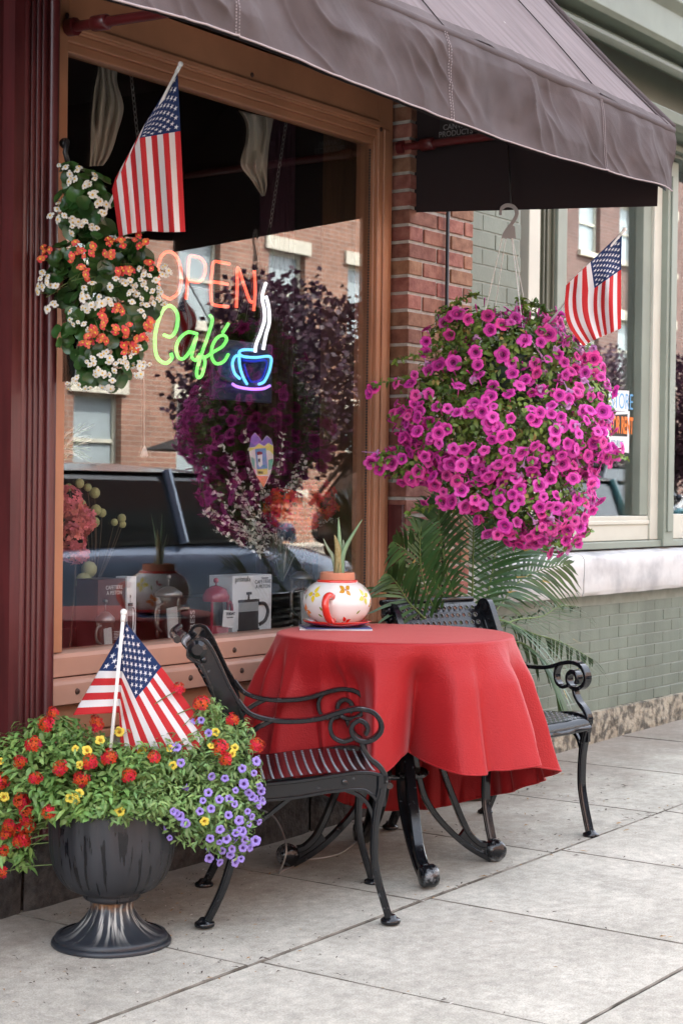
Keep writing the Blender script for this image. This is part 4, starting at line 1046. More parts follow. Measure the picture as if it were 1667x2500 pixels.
for (zx, zy, out) in ((690, 1370, -.002), (650, 1345, .020), (610, 1370, .036), (592, 1440, .043), (595, 1530, .044), (612, 1620, .042), (645, 1710, .036), (680, 1755, .020), (705, 1750, -.002)):
    phi, h = pxjar(zx, zy); p, n = jarpt(phi, h, 0); d = RV * cos(radians(phi)) + DV * sin(radians(phi))
    hd.append(p + (-DV) * out)
hd = crv(hd, 5); mb.tube(hd, [.0125 - .0005*abs(i - 20)/20 for i in range(len(hd))], 14); mb.build('handle', M_redglaze, jar, smooth=True)
tp = thing('terracotta_pot', (pc.x, pc.y, JZ + .12), 'small terracotta pot set inside the flowered pot', 'flower pot')
mb = MB(); mb.lathe([(.050, .05), (.054, .145), (.058, .146), (.0595, .150), (.0590, .176), (.057, .178), (.052, .178), (.050, .172), (.049, .168), (.0001, .166)], (pc.x, pc.y, JZ), 48); mb.build('pot_wall', M_terra, tp, smooth=True, ang=40)
mb = MB(); mb.lathe([(.0505, .1668), (.0001, .170)], (pc.x, pc.y, JZ), 24, close=False); mb.build('soil', mat('potting_soil', (.035,.025,.018), .95, bmp=1, bscale=200), tp)
al = thing('aloe_plant', (pc.x, pc.y, JZ + .17), 'sparse aloe with five upright pale green leaves in the terracotta pot', 'plant')
def aleaf(mb, pts, w, mi):
    c = crv([RV * a + UV_ * b + DV * e + Vector((pc.x, pc.y, JZ + .168)) for a, b, e in pts], 6); n = len(c)
    for i, p in enumerate(c): pass
    o = len(mb.v)
    for i, p in enumerate(c):
        t = i / (n - 1); ww = w * (1 - t ** 2.2) + .0006
        tz = (c[min(i+1, n-1)] - c[max(i-1, 0)]).normalized(); s = tz.cross(DV).normalized(); 
        for (q, e) in ((-1, 0), (-.5, .35), (.5, .35), (1, 0), (.5, -.45), (-.5, -.45)): mb.v.append(tuple(p + s * ww * q - DV * ww * -e))
    for i in range(n - 1):
        for j in range(6): a = o + i*6 + j; b = o + i*6 + (j+1) % 6; mb.f.append((a, b, b+6, a+6)); mb.m.append(mi)
M_al = [mat('pale_aloe', (.36,.43,.27), .5, var=.3, vscale=40), mat('dying_aloe', (.26,.20,.07), .6, col2=(.36,.30,.14), vscale=120), mat('aloe_green', (.22,.36,.19), .45, var=.25, vscale=30)]
for pts, w, mi in ((((.004, 0, 0), (.003, .06, 0), (-.002, .10, -.003), (-.012, .138, -.008)), .015, 1), (((.008, 0, .01), (.006, .08, .01), (.004, .14, .012), (.001, .196, .012)), .010, 2),
                   (((.014, 0, 0), (.018, .07, -.002), (.045, .13, -.006), (.083, .192, -.012)), .009, 2), (((-.004, 0, .012), (-.016, .06, .014), (-.034, .09, .016), (-.050, .124, .02)), .007, 0), (((.014, 0, .012), (.016, .06, .012), (.020, .10, .014), (.018, .12, .016)), .008, 0), (((.008, 0, -.01), (.008, .02, -.012), (.010, .045, -.012)), .007, 1)):
    mb = MB(); aleaf(mb, pts, w, 0); mb.build('leaf', M_al[mi], al, smooth=True)
# ------------------------------------------------------------------ neon sign
def z3(x, y, Y=3.93): return onY(x * .44643, 380 + y * .44643, Y)
def neon_mat(n, c, s): return mat(n, c, .3, emit=c, estr=s)
N_red = neon_mat('neon_orange_red', (1.0,.10,.05), .30); N_grn = neon_mat('neon_green', (.20,1.0,.16), .17); N_cy = neon_mat('neon_cyan', (.13,.50,1.0), .26); N_wh = neon_mat('neon_white', (.9,.92,1.0), .26); N_pu = neon_mat('neon_violet', (.50,.22,1.0), .24); N_dim = neon_mat('neon_deep_blue', (.01,.03,.6), .05)
ns = thing('neon_sign', z3(1150, 900), 'glowing neon OPEN Cafe sign with coffee cup hanging in the window', 'neon sign')
def stroke(pts, m, name, r=.0055, sm=6, Y=3.93, off=0):
    mb = MB(); mb.tube(crv([z3(x, y, Y) for x, y in pts], sm), r, 8); return mb.build(name, m, ns, smooth=True)
stroke([(915, 778), (882, 755), (866, 690), (868, 610), (885, 550), (922, 525), (962, 545), (988, 610), (990, 700), (972, 755), (935, 782), (915, 778)], N_red, 'letter')
stroke([(1020, 785), (1028, 680), (1036, 560), (1060, 550), (1100, 562), (1124, 600), (1118, 655), (1090, 690), (1042, 686)], N_red, 'letter')
stroke([(1255, 592), (1210, 584), (1170, 582), (1160, 640), (1154, 700), (1156, 780), (1170, 815), (1250, 826)], N_red, 'letter'); stroke([(1156, 690), (1200, 694), (1246, 704)], N_red, 'crossbar')
stroke([(1294, 832), (1298, 700), (1300, 612), (1330, 690), (1365, 790), (1382, 800)], N_red, 'letter', sm=4); stroke([(1388, 848), (1396, 740), (1392, 628)], N_red, 'letter_stem')
stroke([(898, 980), (935, 990), (965, 950), (972, 870), (935, 822), (895, 840), (862, 920), (848, 1010), (860, 1100), (905, 1135), (940, 1110), (936, 1080)], N_grn, 'letter', r=.0065)
stroke([(1080, 975), (1030, 965), (985, 1000), (965, 1050), (975, 1100), (1005, 1110), (1045, 1060), (1076, 990), (1060, 1050), (1050, 1100), (1072, 1118), (1095, 1085)], N_grn, 'letter', r=.006)
stroke([(1148, 872), (1162, 900), (1140, 980), (1105, 1080), (1078, 1170), (1082, 1212), (1105, 1200), (1122, 1130), (1110, 1095)], N_grn, 'letter', r=.006)
stroke([(1122, 1105), (1165, 1075), (1215, 1045), (1240, 1005), (1222, 982), (1185, 1000), (1160, 1050), (1160, 1105), (1185, 1138), (1225, 1125), (1250, 1085)], N_grn, 'letter', r=.006)
stroke([(1218, 968), (1232, 948), (1250, 918)], N_grn, 'accent', r=.006)
stroke([(1455, 695), (1442, 735), (1434, 780), (1445, 840), (1446, 900), (1425, 970), (1402, 1030), (1395, 1075)], N_wh, 'steam', r=.0062); stroke([(1455, 768), (1470, 830), (1473, 910), (1455, 980), (1440, 1060)], N_wh, 'steam', r=.0062)
stroke([(1385, 1062), (1330, 1062), (1308, 1078), (1330, 1098), (1400, 1104), (1478, 1100), (1478, 1160), (1458, 1215), (1440, 1240), (1415, 1250)], N_cy, 'cup_outline'); stroke([(1308, 1082), (1312, 1150), (1330, 1210), (1352, 1250)], N_cy, 'cup_outline')
stroke([(1310, 1092), (1285, 1100), (1272, 1140), (1284, 1190), (1312, 1220)], N_cy, 'cup_handle')
stroke([(1272, 1248), (1300, 1264), (1370, 1276), (1440, 1274), (1476, 1258)], N_pu, 'saucer_tube')
stroke([(1330, 1120), (1390, 1126), (1455, 1122), (1448, 1180), (1425, 1225), (1375, 1235), (1350, 1190), (1336, 1140)], N_dim, 'cup_glow', r=.004, Y=3.938)
stroke([(1175, 1130), (1190, 1190), (1240, 1230), (1300, 1240)], M_wire, 'cable', r=.004, Y=3.94)
mb = MB(); a = z3(1160, 1330, 3.952); b = z3(1492, 1035, 3.952); mb.box((a.x, 3.952, a.z), (b.x, 3.97, b.z)); mb.build('backing_box', mat('blue_black_backing', (.006,.010,.06), .35), ns, bev=.006)
mb = MB()
for x, y in ((1170, 600), (1250, 700), (1296, 720), (1394, 720), (1030, 700), (868, 640), (850, 1010), (965, 1060), (1160, 1060), (1260, 1060), (1240, 1190), (1480, 1150), (1350, 1255), (1275, 1270)):
    p = z3(x, y, 3.93); mb.tube([p, p + Vector((0, .045, 0))], .0035, 6)
mb.build('tube_supports', M_vessel, ns)
mb = MB(); mb.box((z3(860, 700, 3.975).x, 3.972, z3(900, 700, 3.97).z), (z3(1480, 700, 3.975).x, 3.976, z3(900, 690, 3.97).z)); mb.box((z3(1450, 560, 3.975).x, 3.972, z3(1450, 1040, 3.97).z), (z3(1458, 560, 3.975).x, 3.976, z3(1450, 600, 3.97).z)); mb.build('hanging_frame', M_wire, ns)
def chain(p, q, nm='chain', link=.018):
    mb = MB(); n = int((q - p).length / link)
    for i in range(n):
        c = p.lerp(q, (i + .5) / n); d = (q - p).normalized(); s = Vector((1, 0, 0)) if i % 2 else Vector((0, 1, 0))
        mb.tube([c + d * (.012 * cos(t*pi/4)) + s * (.006 * sin(t*pi/4)) for t in range(9)], .0016, 4, cap=False)
    return mb.build(nm, M_chain, ns)
chain(onY(318, 152, 3.95), onY(345, 420, 3.95)); chain(onY(701, 285, 3.95), onY(659, 556, 3.95))
stroke([(1475, 395), (1468, 430), (1475, 470), (1490, 500), (1492, 560), (1482, 640)], M_wire, 'hanger_strap', r=.006)
# ------------------------------------------------------------------ curtain rod and gathered scarves
RYc = 3.955
rod = MB(); rod.tube([onY(222, 126, RYc), onY(760, 303, RYc)], .0045, 8); rod.tube([onY(655, 276, 3.97), onY(768, 312, 3.97)], .003, 6); r_ = rod.build('curtain_rod', M_rodm, None, smooth=True); tag(r_, 'thin brass rod across the top of the cafe window', 'curtain rod')
def scarf(label, L, R, seed, nf):
    Lp = crv([Vector((a, b, 0)) for a, b in L], 8); Rp = crv([Vector((a, b, 0)) for a, b in R], 8); n = len(Lp) - 1
    def fn(u, v):
        i = min(int(v * n), n - 1); t = v * n - i; l = Lp[i].lerp(Lp[i+1], t); r = Rp[i].lerp(Rp[i+1], t)
        e = u + .05 * noise.noise(Vector((u * 3, v * 3, seed))); e = min(1, max(0, e)); p = l.lerp(r, e)
        w = abs(r.x - l.x); d = .011 * sin(e * nf * 2 * pi + 2.0 * sin(v * 2.2 + seed)) * min(1, w / 60) + .02 * noise.noise(Vector((u * 5, v * 4, seed)))
        return onY(p.x, p.y, RYc + .015 + d)
    mb = MB(); mb.grid(60, 70, fn); o = mb.build('window_scarf', M_curtain, None, smooth=True, solid=.002); tag(o, label, 'curtain', 'gathered scarves on the window rod')
scarf('long beige satin scarf gathered on the rod left of the flag', [(228, 128), (240, 165), (232, 215), (224, 290), (222, 350), (219, 406)], [(290, 152), (286, 200), (302, 262), (286, 330), (268, 380), (252, 404)], 3, 3.5)
scarf('short beige satin scarf tied on the rod right of the flag', [(583, 270), (600, 300), (600, 345), (588, 400), (615, 440), (640, 479)], [(668, 290), (662, 320), (656, 360), (652, 410), (652, 450), (646, 478)], 8, 3)
# ------------------------------------------------------------------ stock on the window shelf
SZ = .716
def bxy(px0, px1, Y): return onY(px0, 1450, Y).x, onY(px1, 1450, Y).x
M_maroon = mat('maroon_card', (.16,.02,.03), .4); M_pale = mat('pale_grey_card', (.72,.78,.82), .45); M_ink = mat('dark_ink', (.03,.03,.035), .5); M_wink = mat('white_ink', (.7,.7,.7), .5)
def french_press(mb, c, w, h, mg, md, S=1):
    pass
def press_pic(mb, x0, z0, w, h, Y, mi_glass=0, mi_dark=1):
    q = Y - .0006
    def r(a, b, c, d, m, o=0): mb.add([(x0 + a*w, q - o, z0 + b*h), (x0 + c*w, q - o, z0 + b*h), (x0 + c*w, q - o, z0 + d*h), (x0 + a*w, q - o, z0 + d*h)], [(0, 1, 2, 3)], m)
    r(.08, .12, .66, .74, mi_glass); r(.08, .12, .66, .50, mi_dark, .0003); r(.05, .04, .69, .13, mi_dark, .0005); r(.06, .70, .68, .76, mi_dark, .0005); r(.34, .76, .40, .86, mi_dark); r(.30, .86, .46, .92, mi_dark)
    p = [Vector((x0 + a*w, q - .0005, z0 + b*h)) for a, b in ((.66, .66), (.84, .64), (.93, .48), (.85, .28), (.68, .20))]; mb.tube(crv(p, 5), w * .035, 6, mi_dark)
def carton(name, px0, px1, Y, hgt, dep, m, label, side=None, rot=0):
    x0, x1 = bxy(px0, px1, Y); t = thing(name, ((x0+x1)/2, Y + dep/2, SZ), label, 'box'); mb = MB(); mb.box((x0, Y, SZ), (x1, Y + dep, SZ + hgt)); mb.build('card', m, t, bev=.001); return t, x0, x1
t, x0, x1 = carton('coffee_press_box', 568, 663, 3.90, .222, .11, M_pale, 'pale grey coffee press box with a glass press pictured on it'); w = x1 - x0
mb = MB(); press_pic(mb, x0 + .08*w, SZ + .005, w*.88, .17, 3.90); mb.build('printed_picture', [mat('pictured_glass', (.32,.36,.38), .4), M_ink], t)
mb = text_mb('primula', .030, WALLM((x0 + .012, 3.8992, SZ + .200))); text_mb('CAFETIERE', .020, WALLM((x0 + .128, 3.8992, SZ + .190)), mb=mb); text_mb('A PISTON', .020, WALLM((x0 + .132, 3.8992, SZ + .172)), mb=mb); text_mb('Classique', .011, WALLM((x0 + .165, 3.8992, SZ + .207)), mb=mb); mb.build('lettering', M_ink, t)
t, x0, x1 = carton('maroon_press_box', 240, 307, 3.92, .232, .10, mat('brown_maroon_card', (.085,.025,.022), .4), 'dark maroon coffee press box with a white side at the left of the shelf')
mb = MB(); mb.box((x1 + .0005, 3.915, SZ), (x1 + .047, 3.965, SZ + .238)); mb.build('white_panel', M_pale, t)
mb = MB(); press_pic(mb, x1 + .003, SZ + .02, .04, .17, 3.915); mb.build('printed_picture', [MATS['pictured_glass'], M_ink], t)
mb = text_mb('CAFETIERE', .019, WALLM((x0 + .035, 3.919, SZ + .198)), sx=.9); text_mb('A PISTON', .019, WALLM((x0 + .040, 3.919, SZ + .180)), mb=mb, sx=.9)
for i in range(6): mb.box((x0 + .03 + .01*(i % 2), 3.919, SZ + .03 + .005*i), (x0 + .125, 3.9195, SZ + .0315 + .005*i))
mb.build('lettering', M_wink, t)
t, x0, x1 = carton('dark_press_box', 463, 566, 3.945, .15, .10, mat('black_card', (.012,.012,.015), .35), 'black card box reading FRENCH PRESS MACHINE behind the maroon press')
mb = text_mb('PRESS', .034, frame_m((x0 + .028, 3.944, SZ + .02), (0, 0, 1), (-1, 0, 0))); text_mb('MACHINE', .032, frame_m((x1 - .006, 3.944, SZ + .015), (0, 0, 1), (-1, 0, 0)), mb=mb); mb.build('lettering', M_wink, t)
def vessel(name, px, Y, rad, h, label, cat, kind):
    x = onY(px, 1500, Y).x; c = Vector((x, Y, SZ)); t = thing(name, c, label, cat); mb = MB()
    if kind == 'press':
        mb.lathe([(rad, 0), (rad*1.03, .01), (rad*1.0, .05)], c, 32); mb.lathe([(rad, .135), (rad*1.05, .14), (rad*1.05, .155), (rad*.8, .178), (rad*.3, .190), (.004, .192)], c, 32); mb.tube([c + Vector((0, 0, .19)), c + Vector((0, 0, .203))], .003, 8); mb.ball(c + Vector((0, 0, .209)), .010, 10)
        q = MB()
        mb.tube(crv([c + Vector((rad*.95, -.01, .14)), c + Vector((rad*1.6, -.01, .12)), c + Vector((rad*1.6, -.01, .05)), c + Vector((rad*.95, -.01, .03))], 5), .006, 8)
        for s in (-1, 1): mb.box((c.x + s*rad*.92 - .005, c.y - rad*.45, SZ), (c.x + s*rad*.92 + .005, c.y - rad*.35, SZ + .14))
        mb.build('frame', mat('burgundy_plastic', (.32,.025,.055), .25, coat=.5) if 'burgundy_plastic' not in MATS else MATS['burgundy_plastic'], t, smooth=True, ang=50)
        q = MB(); q.lathe([(rad*.96, .01), (rad*.97, .135)], c, 32, close=False); q.build('beaker', M_vessel, t, smooth=True)
        q = MB(); q.box((c.x - .030, c.y - rad - .012, SZ + .045), (c.x + .028, c.y - rad - .010, SZ + .105), rot=Matrix.Rotation(.12, 3, 'Y')); q.build('card', M_paper, t)
        q = text_mb('TODAY', .014, WALLM((c.x - .014, c.y - rad - .0135, SZ + .088)), bold=.0004); text_mb('by primula', .008, WALLM((c.x - .010, c.y - rad - .0135, SZ + .078)), mb=q); q.build('lettering', M_ink, t)
    else:
        q = MB(); q.lathe([(rad, 0), (rad*1.02, .01), (rad*.98, h*.8), (rad*1.05, h)], c, 32, close=False); q.lathe([(.0001, .003), (rad*.98, .003)], c, 32, close=False); q.build('glass', M_vessel, t, smooth=True)
        q = MB(); q.lathe([(rad*1.02, h - .012), (rad*1.06, h - .008), (rad*1.06, h), (rad*.4, h + .02), (.004, h + .022)], c, 32); q.tube([c + Vector((0, 0, h + .02)), c + Vector((0, 0, h + .05))], .002, 6); q.ball(c + Vector((0, 0, h + .055)), .008, 8)
        q.tube(crv([c + Vector((-rad, -.01, h*.8)), c + Vector((-rad*1.7, -.01, h*.7)), c + Vector((-rad*1.7, -.01, h*.4)), c + Vector((-rad, -.01, h*.25))], 5), .004, 8); q.build('lid', M_chain, t, smooth=True)
        q = MB(); q.box((c.x - rad*.7, c.y - rad*.55, SZ + .01), (c.x + rad*.5, c.y - rad*.5, SZ + h*.72), rot=Matrix.Rotation(-.1, 3, 'Y')); q.build('paper_tag', M_paper, t)
    return t
vessel('maroon_coffee_press', 527, 3.91, .047, .2, 'maroon coffee press with a TODAY card in its glass', 'coffee press', 'press')
vessel('glass_coffee_pot', 412, 3.92, .045, .175, 'clear glass coffee pot with a white paper tag', 'coffee pot', 'glass')
vessel('small_glass_press', 258, 3.86, .030, .11, 'small clear coffee press in front of the maroon box', 'coffee press', 'glass')
vessel('tall_glass_jar', 735, 3.99, .045, .20, 'tall clear glass jar in the dark right corner of the shelf', 'jar', 'glass')
# red painted cafe chair and table inside the room
M_redp2 = mat('red_chair_paint', (.42,.018,.03), .35, coat=.3)
t = thing('red_side_chair', (4.55, 4.95, .08), 'red painted side chair standing inside the cafe', 'chair')
for dx in (0, .42):
    mb = MB(); mb.tube(crv([(4.48 + dx*.3, 4.9 + dx*.9, .08), (4.50 + dx*.3, 4.9 + dx*.9, .55), (4.60 + dx*.3, 4.95 + dx*.9, 1.22)], 6), .026, 8); mb.build('back_post', M_redp2, t, smooth=True)
    mb = MB(); mb.tube([(4.15 + dx*.3, 5.0 + dx*.9, .08), (4.15 + dx*.3, 5.0 + dx*.9, .52)], .02, 8); mb.build('leg', M_redp2, t, smooth=True)
mb = MB(); mb.box((4.1, 4.95, .52), (4.6, 5.4, .56)); mb.build('seat', M_redp2, t, bev=.01)
mb = MB(); mb.box((4.585, 4.95, 1.1), (4.61, 5.3, 1.2)); mb.build('back_rail', M_redp2, t, bev=.01)
o = MB(); o.grid(40, 10, lambda u, v: (5.40 + .17*u, 4.28 + .03*sin(u*31 + v) , .9 + 2.05*v)); tag(o.build('plum_curtain', mat('plum_curtain_cloth', (.045,.012,.03), .8), None, smooth=True, solid=.003), 'dark plum curtain hanging inside at the right end of the window', 'curtain')
# string with tassel, and the hand drawn heart
t = thing('tassel_cord', onY(352, 920, 3.86), 'thin white cord with a little tassel hanging behind the glass', 'cord')
mb = MB(); mb.tube([onY(352, 905, 3.86), onY(353, 1090, 3.86)], .0012, 4); mb.build('string', M_white, t); mb = MB()
for i in range(7):
    a = i/6 - .5; mb.tube([onY(353, 1088, 3.86), onY(353 + a*10, 1100, 3.86), onY(353 + a*16, 1113 + 3*(i % 2), 3.86)], .0016, 4)
mb.build('tassel', M_white, t)
def z4(x, y, Y=3.80): return onY(130 + x*.5102, 1000 + y*.5102, Y)
heart = [(938, 200), (948, 130), (966, 110), (985, 130), (1000, 152), (1022, 124), (1042, 140), (1052, 170), (1054, 240), (1042, 300), (1022, 345), (1007, 375), (985, 335), (960, 290), (944, 240)]
t = thing('paper_heart', z4(1000, 240, 3.803), 'childrens coloured paper heart with a mug drawn on it stuck to the glass', 'drawing')
def hpoly(pts, m, nm, Y):
    mb = MB(); v = [z4(a, b, Y) for a, b in pts]; mb.add(v + [p + Vector((0, .0008, 0)) for p in v], [tuple(range(len(v))), tuple(range(len(v), 2*len(v)))[::-1]]); mb.build(nm, m, t)
hpoly(heart, mat('paper_pale_pink', (.72,.66,.68), .7), 'paper', 3.8035)
hpoly([(940, 180), (948, 130), (966, 112), (985, 132), (1000, 154), (1022, 126), (1042, 142), (1052, 172), (1030, 158), (1010, 175), (985, 160), (965, 180)], mat('violet_crayon', (.22,.14,.50), .7), 'violet_band', 3.8030)
hpoly([(938, 200), (942, 182), (965, 182), (985, 164), (1010, 178), (1030, 160), (1053, 176), (1053, 215), (1035, 195), (960, 190)], mat('yellow_crayon', (.72,.62,.16), .7), 'yellow_band', 3.8026)
hpoly([(946, 225), (965, 235), (965, 285), (955, 270)], mat('green_crayon', (.12,.42,.33), .7), 'green_patch', 3.8026); hpoly([(1030, 240), (1053, 235), (1046, 285), (1030, 290)], MATS['green_crayon'], 'green_patch', 3.8026)
hpoly([(970, 315), (990, 318), (1018, 318), (1030, 320), (1007, 372), (985, 335)], mat('orange_crayon', (.80,.25,.13), .7), 'orange_tip', 3.8026)
hpoly([(950, 270), (968, 290), (970, 312), (960, 290)], mat('pink_crayon', (.75,.25,.42), .7), 'pink_patch', 3.8026)
hpoly([(966, 188), (1018, 184), (1026, 284), (976, 286)], mat('blue_crayon', (.12,.30,.58), .7), 'blue_panel', 3.8022)
hpoly([(978, 212), (1000, 210), (1002, 265), (990, 276), (980, 262)], M_paper, 'drawn_mug', 3.8018); hpoly([(974, 205), (985, 200), (1000, 202), (1002, 214), (978, 218)], mat('dark_red_ink', (.25,.02,.03), .7), 'drawn_coffee', 3.8014)
mb = text_mb('M', .017, WALLM(z4(981, 250, 3.8010)), bold=.0008, sx=.8); mb.build('lettering', M_ink, t)
hpoly([(975, 286), (1026, 282), (1026, 310), (980, 314)], MATS['yellow_crayon'], 'drawn_banner', 3.8018); mb = text_mb('THANK YOU', .012, WALLM(z4(979, 306, 3.8010)), sx=.42, bold=.0003); mb.build('lettering', mat('green_ink', (.03,.15,.06), .7), t)
# ------------------------------------------------------------------ generic plant tools (frame: right, into the picture, up)
class Blob:
    def __init__(s, c, bl, seed):
        s.c = Vector(c); s.r = random.Random(seed); s.b = bl    # (a, d, u, ra, rd, ru)
        s.w = [q[3]*q[4] + q[3]*q[5] + q[4]*q[5] for q in bl]
    def W(s, a, d, u): return s.c + RV*a + DV*d + UV_*u
    def depth(s, l, skip=-1):
        return max([1 - math.sqrt(((l[0]-q[0])/q[3])**2 + ((l[1]-q[1])/q[4])**2 + ((l[2]-q[2])/q[5])**2) for i, q in enumerate(s.b) if i != skip] or [-1])
    def sample(s, lo=.7, hi=1.05, front=0, bias=None):
        for _ in range(200):
            i = s.r.choices(range(len(s.b)), s.w)[0]; q = s.b[i]
            v = Vector((s.r.gauss(0, 1), s.r.gauss(0, 1), s.r.gauss(0, 1))).normalized()
            if front and v.y > 0 and s.r.random() < front: continue
            k = s.r.uniform(lo, hi); l = (q[0] + v.x*q[3]*k, q[1] + v.y*q[4]*k, q[2] + v.z*q[5]*k)
            if s.depth(l, i) > .28: continue
            if bias and s.r.random() > bias(*l): continue
            n = Vector((v.x/q[3], v.y/q[4], v.z/q[5])).normalized()
            return s.W(*l), (RV*n.x + DV*n.y + UV_*n.z)
        return s.W(*l), UV_
    def hit(s, px, py, out=1.0):
        d = ray(px, py); o = CAM - s.c
        O = Vector((o.dot(RV), o.dot(DV), o.dot(UV_))); Dd = Vector((d.dot(RV), d.dot(DV), d.dot(UV_))); best = None
        for q in s.b:
            R = [q[3]*out, q[4]*out, q[5]*out]
            oo = Vector([(O[k] - q[k]) / R[k] for k in range(3)]); dd = Vector([Dd[k] / R[k] for k in range(3)])
            A = dd.dot(dd); B = oo.dot(dd); C = oo.dot(oo) - 1; D = B*B - A*C
            if D < 0: continue
            t = (-B - math.sqrt(D)) / A
            if best is None or t < best[0]:
                h = oo + dd*t; best = (t, Vector([h[k] / R[k] for k in range(3)]).normalized())
        if best is None:
            p = atD(px, py, s.c.x*CB + s.c.y*CA - .03); n = (p - s.c).normalized(); return p, (n - DV*.5).normalized()
        n = best[1]; return CAM + d*best[0], (RV*n.x + DV*n.y + UV_*n.z)
def leaf_into(mb, p, n, L, w, r, mi=0, fold=.25, droop=.2, seg=2):
    """one little folded leaf, base at p"""
    t = Vector((r.gauss(0, 1), r.gauss(0, 1), r.gauss(0, 1))); t = (t - n * t.dot(n) * .6).normalized()
    s = t.cross(n); s = s.normalized() if s.length > .01 else t.orthogonal().normalized(); m = s.cross(t).normalized()
    a = p; b = p + t*L*.5 + m*L*.04; c = p + t*L - m*L*droop
    o = len(mb.v); mb.v += [tuple(a), tuple(p + t*L*.45 + s*w*.5 + m*w*fold), tuple(b), tuple(p + t*L*.45 - s*w*.5 + m*w*fold), tuple(c), tuple(p + t*L*.78 + s*w*.32 + m*(w*fold*.5 - L*droop*.5)), tuple(p + t*L*.78 - s*w*.32 + m*(w*fold*.5 - L*droop*.5)), tuple(p + t*L*.15 + s*w*.28 + m*w*fold*.5), tuple(p + t*L*.15 - s*w*.28 + m*w*fold*.5)]
    f = [(0, 7, 1, 2), (0, 2, 3, 8), (2, 1, 5, 4), (2, 4, 6, 3)]
    for q in f: mb.f.append(tuple(i + o for i in q)); mb.m.append(mi)
def trumpet(lobes, R, depth, thr, m0=0, m1=1, notch=.12, tube=.0, wave=.1, seed=0):
    """petunia-like flower looking along +Z, mouth at z=0"""
    # m0 outer limb, m1 throat (mid ring one slot after m1)
    r = random.Random(seed); mb = MB(); N = lobes * 8; rad = [thr, R*.34, R*.62, R*.85, R]; zz = [-depth*.6, -depth*.16, depth*.0, depth*.02, -depth*.12]
    mb.v.append((0, 0, -depth)); ph = [r.uniform(.9, 1.08) for _ in range(lobes)]; up = [r.uniform(-1, 1) for _ in range(lobes)]
    for k, (q, z) in enumerate(zip(rad, zz)):
        for j in range(N):
            a = 2*pi*j/N; i = int(j // 8); s_ = abs(sin(a*lobes/2)); lob = 1 - notch*1.5*(k/4)**2*(1 - s_**.55); f = (k/4)**2
            mb.v.append((q*lob*(1 + (ph[i]-1)*f*s_)*cos(a), q*lob*(1 + (ph[i]-1)*f*s_)*sin(a), z + f*R*(wave*1.3*up[i]*s_ + .05*sin(a*lobes*2 + seed)) - f*(1-s_)*R*.05))
    for j in range(N): mb.f.append((0, 1 + j, 1 + (j+1) % N)); mb.m.append(m1)
    for k in range(4):
        for j in range(N): a = 1 + k*N + j; b = 1 + k*N + (j+1) % N; mb.f.append((a, a+N, b+N, b)); mb.m.append(m1 if k == 0 and (j % 2 or thr > .0) and j % 3 else (m1 + 1 if k < 2 else m0))
    if tube:
        mb.tube([(0, 0, -depth*.4), (0, 0, -tube*.6), (0, 0, -tube)], [thr*1.1, thr*.6, thr*.35], 6, m0, cap=False)
    return mb
def star5(R, m0=0, m1=1, lobes=5, cup=.15):
    mb = MB(); mb.v.append((0, 0, -R*cup))
    for j in range(lobes*4):
        a = 2*pi*j/(lobes*4); k = j % 4; q = R * (1.0, .88, .45, .88)[k]; mb.v.append((q*cos(a), q*sin(a), (0, .02*R, -R*cup*.4, .02*R)[k]))
    N = lobes*4
    for j in range(N): mb.f.append((0, 1 + j, 1 + (j+1) % N)); mb.m.append(m0)
    o = len(mb.v)
    for j in range(6): mb.v.append((R*.14*cos(j*pi/3), R*.14*sin(j*pi/3), -R*cup*.8 + R*.06))
    mb.f.append(tuple(range(o, o+6))); mb.m.append(m1); return mb
def umbel(nf, R, fr, seed):
    r = random.Random(seed); mb = MB()
    for i in range(nf):
        z = 1 - (i + .5)/nf * .95; a = i * 2.399; q = math.sqrt(max(0, 1 - z*z)); v = Vector((q*cos(a)*1.1, q*sin(a)*1.1, z*.5)) 
        mb.join(star5(fr), face_m(v * R * r.uniform(.85, 1.05), v + Vector((r.uniform(-.2, .2), r.uniform(-.2, .2), .2)), r.uniform(0, 6)))
        mb.tube([(0, 0, -R*.5), v*R*.9], .0009, 3, 2, cap=False)
    return mb
def flowers(root, places, meshes, name='flower', keep=100, jitter=.25, seed=1, big=None):
    """places: (p, n, scale). The nearest/largest stay single parts, the rest is one mass"""
    r = random.Random(seed); out = []
    for i, (p, n, s) in enumerate(places):
        nn = (Vector(n) + Vector((r.uniform(-1, 1), r.uniform(-1, 1), r.uniform(-1, 1)))*jitter).normalized()
        out.append((p, face_m(p, nn, r.uniform(0, 6.28), s), r.randrange(len(meshes))))
    out.sort(key=lambda q: (q[0] - CAM).length)
    for p, M, k in out[:keep]: put(root, name, meshes[k][1], M)
    if len(out) > keep:
        mb = MB(); mats = []
        offs = []
        for m0, me in meshes: offs.append(len(mats)); mats += list(me.materials)
        for p, M, k in out[keep:]: mb.join(meshes[k][0], M, offs[k])
        o = mb.build(name + '_mass', mats, root, smooth=True); o['kind'] = 'stuff'
def stems(mb, c, B, n, r, mi=0, rad=.0016, lo=.6, hi=1, sag=.04):
    for _ in range(n):
        p, nn = B.sample(lo, hi); m = c.lerp(p, .5) + Vector((r.uniform(-.03, .03), r.uniform(-.03, .03), r.uniform(0, sag)))
        mb.tube(crv([c + Vector((r.uniform(-.05, .05), r.uniform(-.05, .05), 0)), m, p], 3), rad, 4, mi, cap=False)

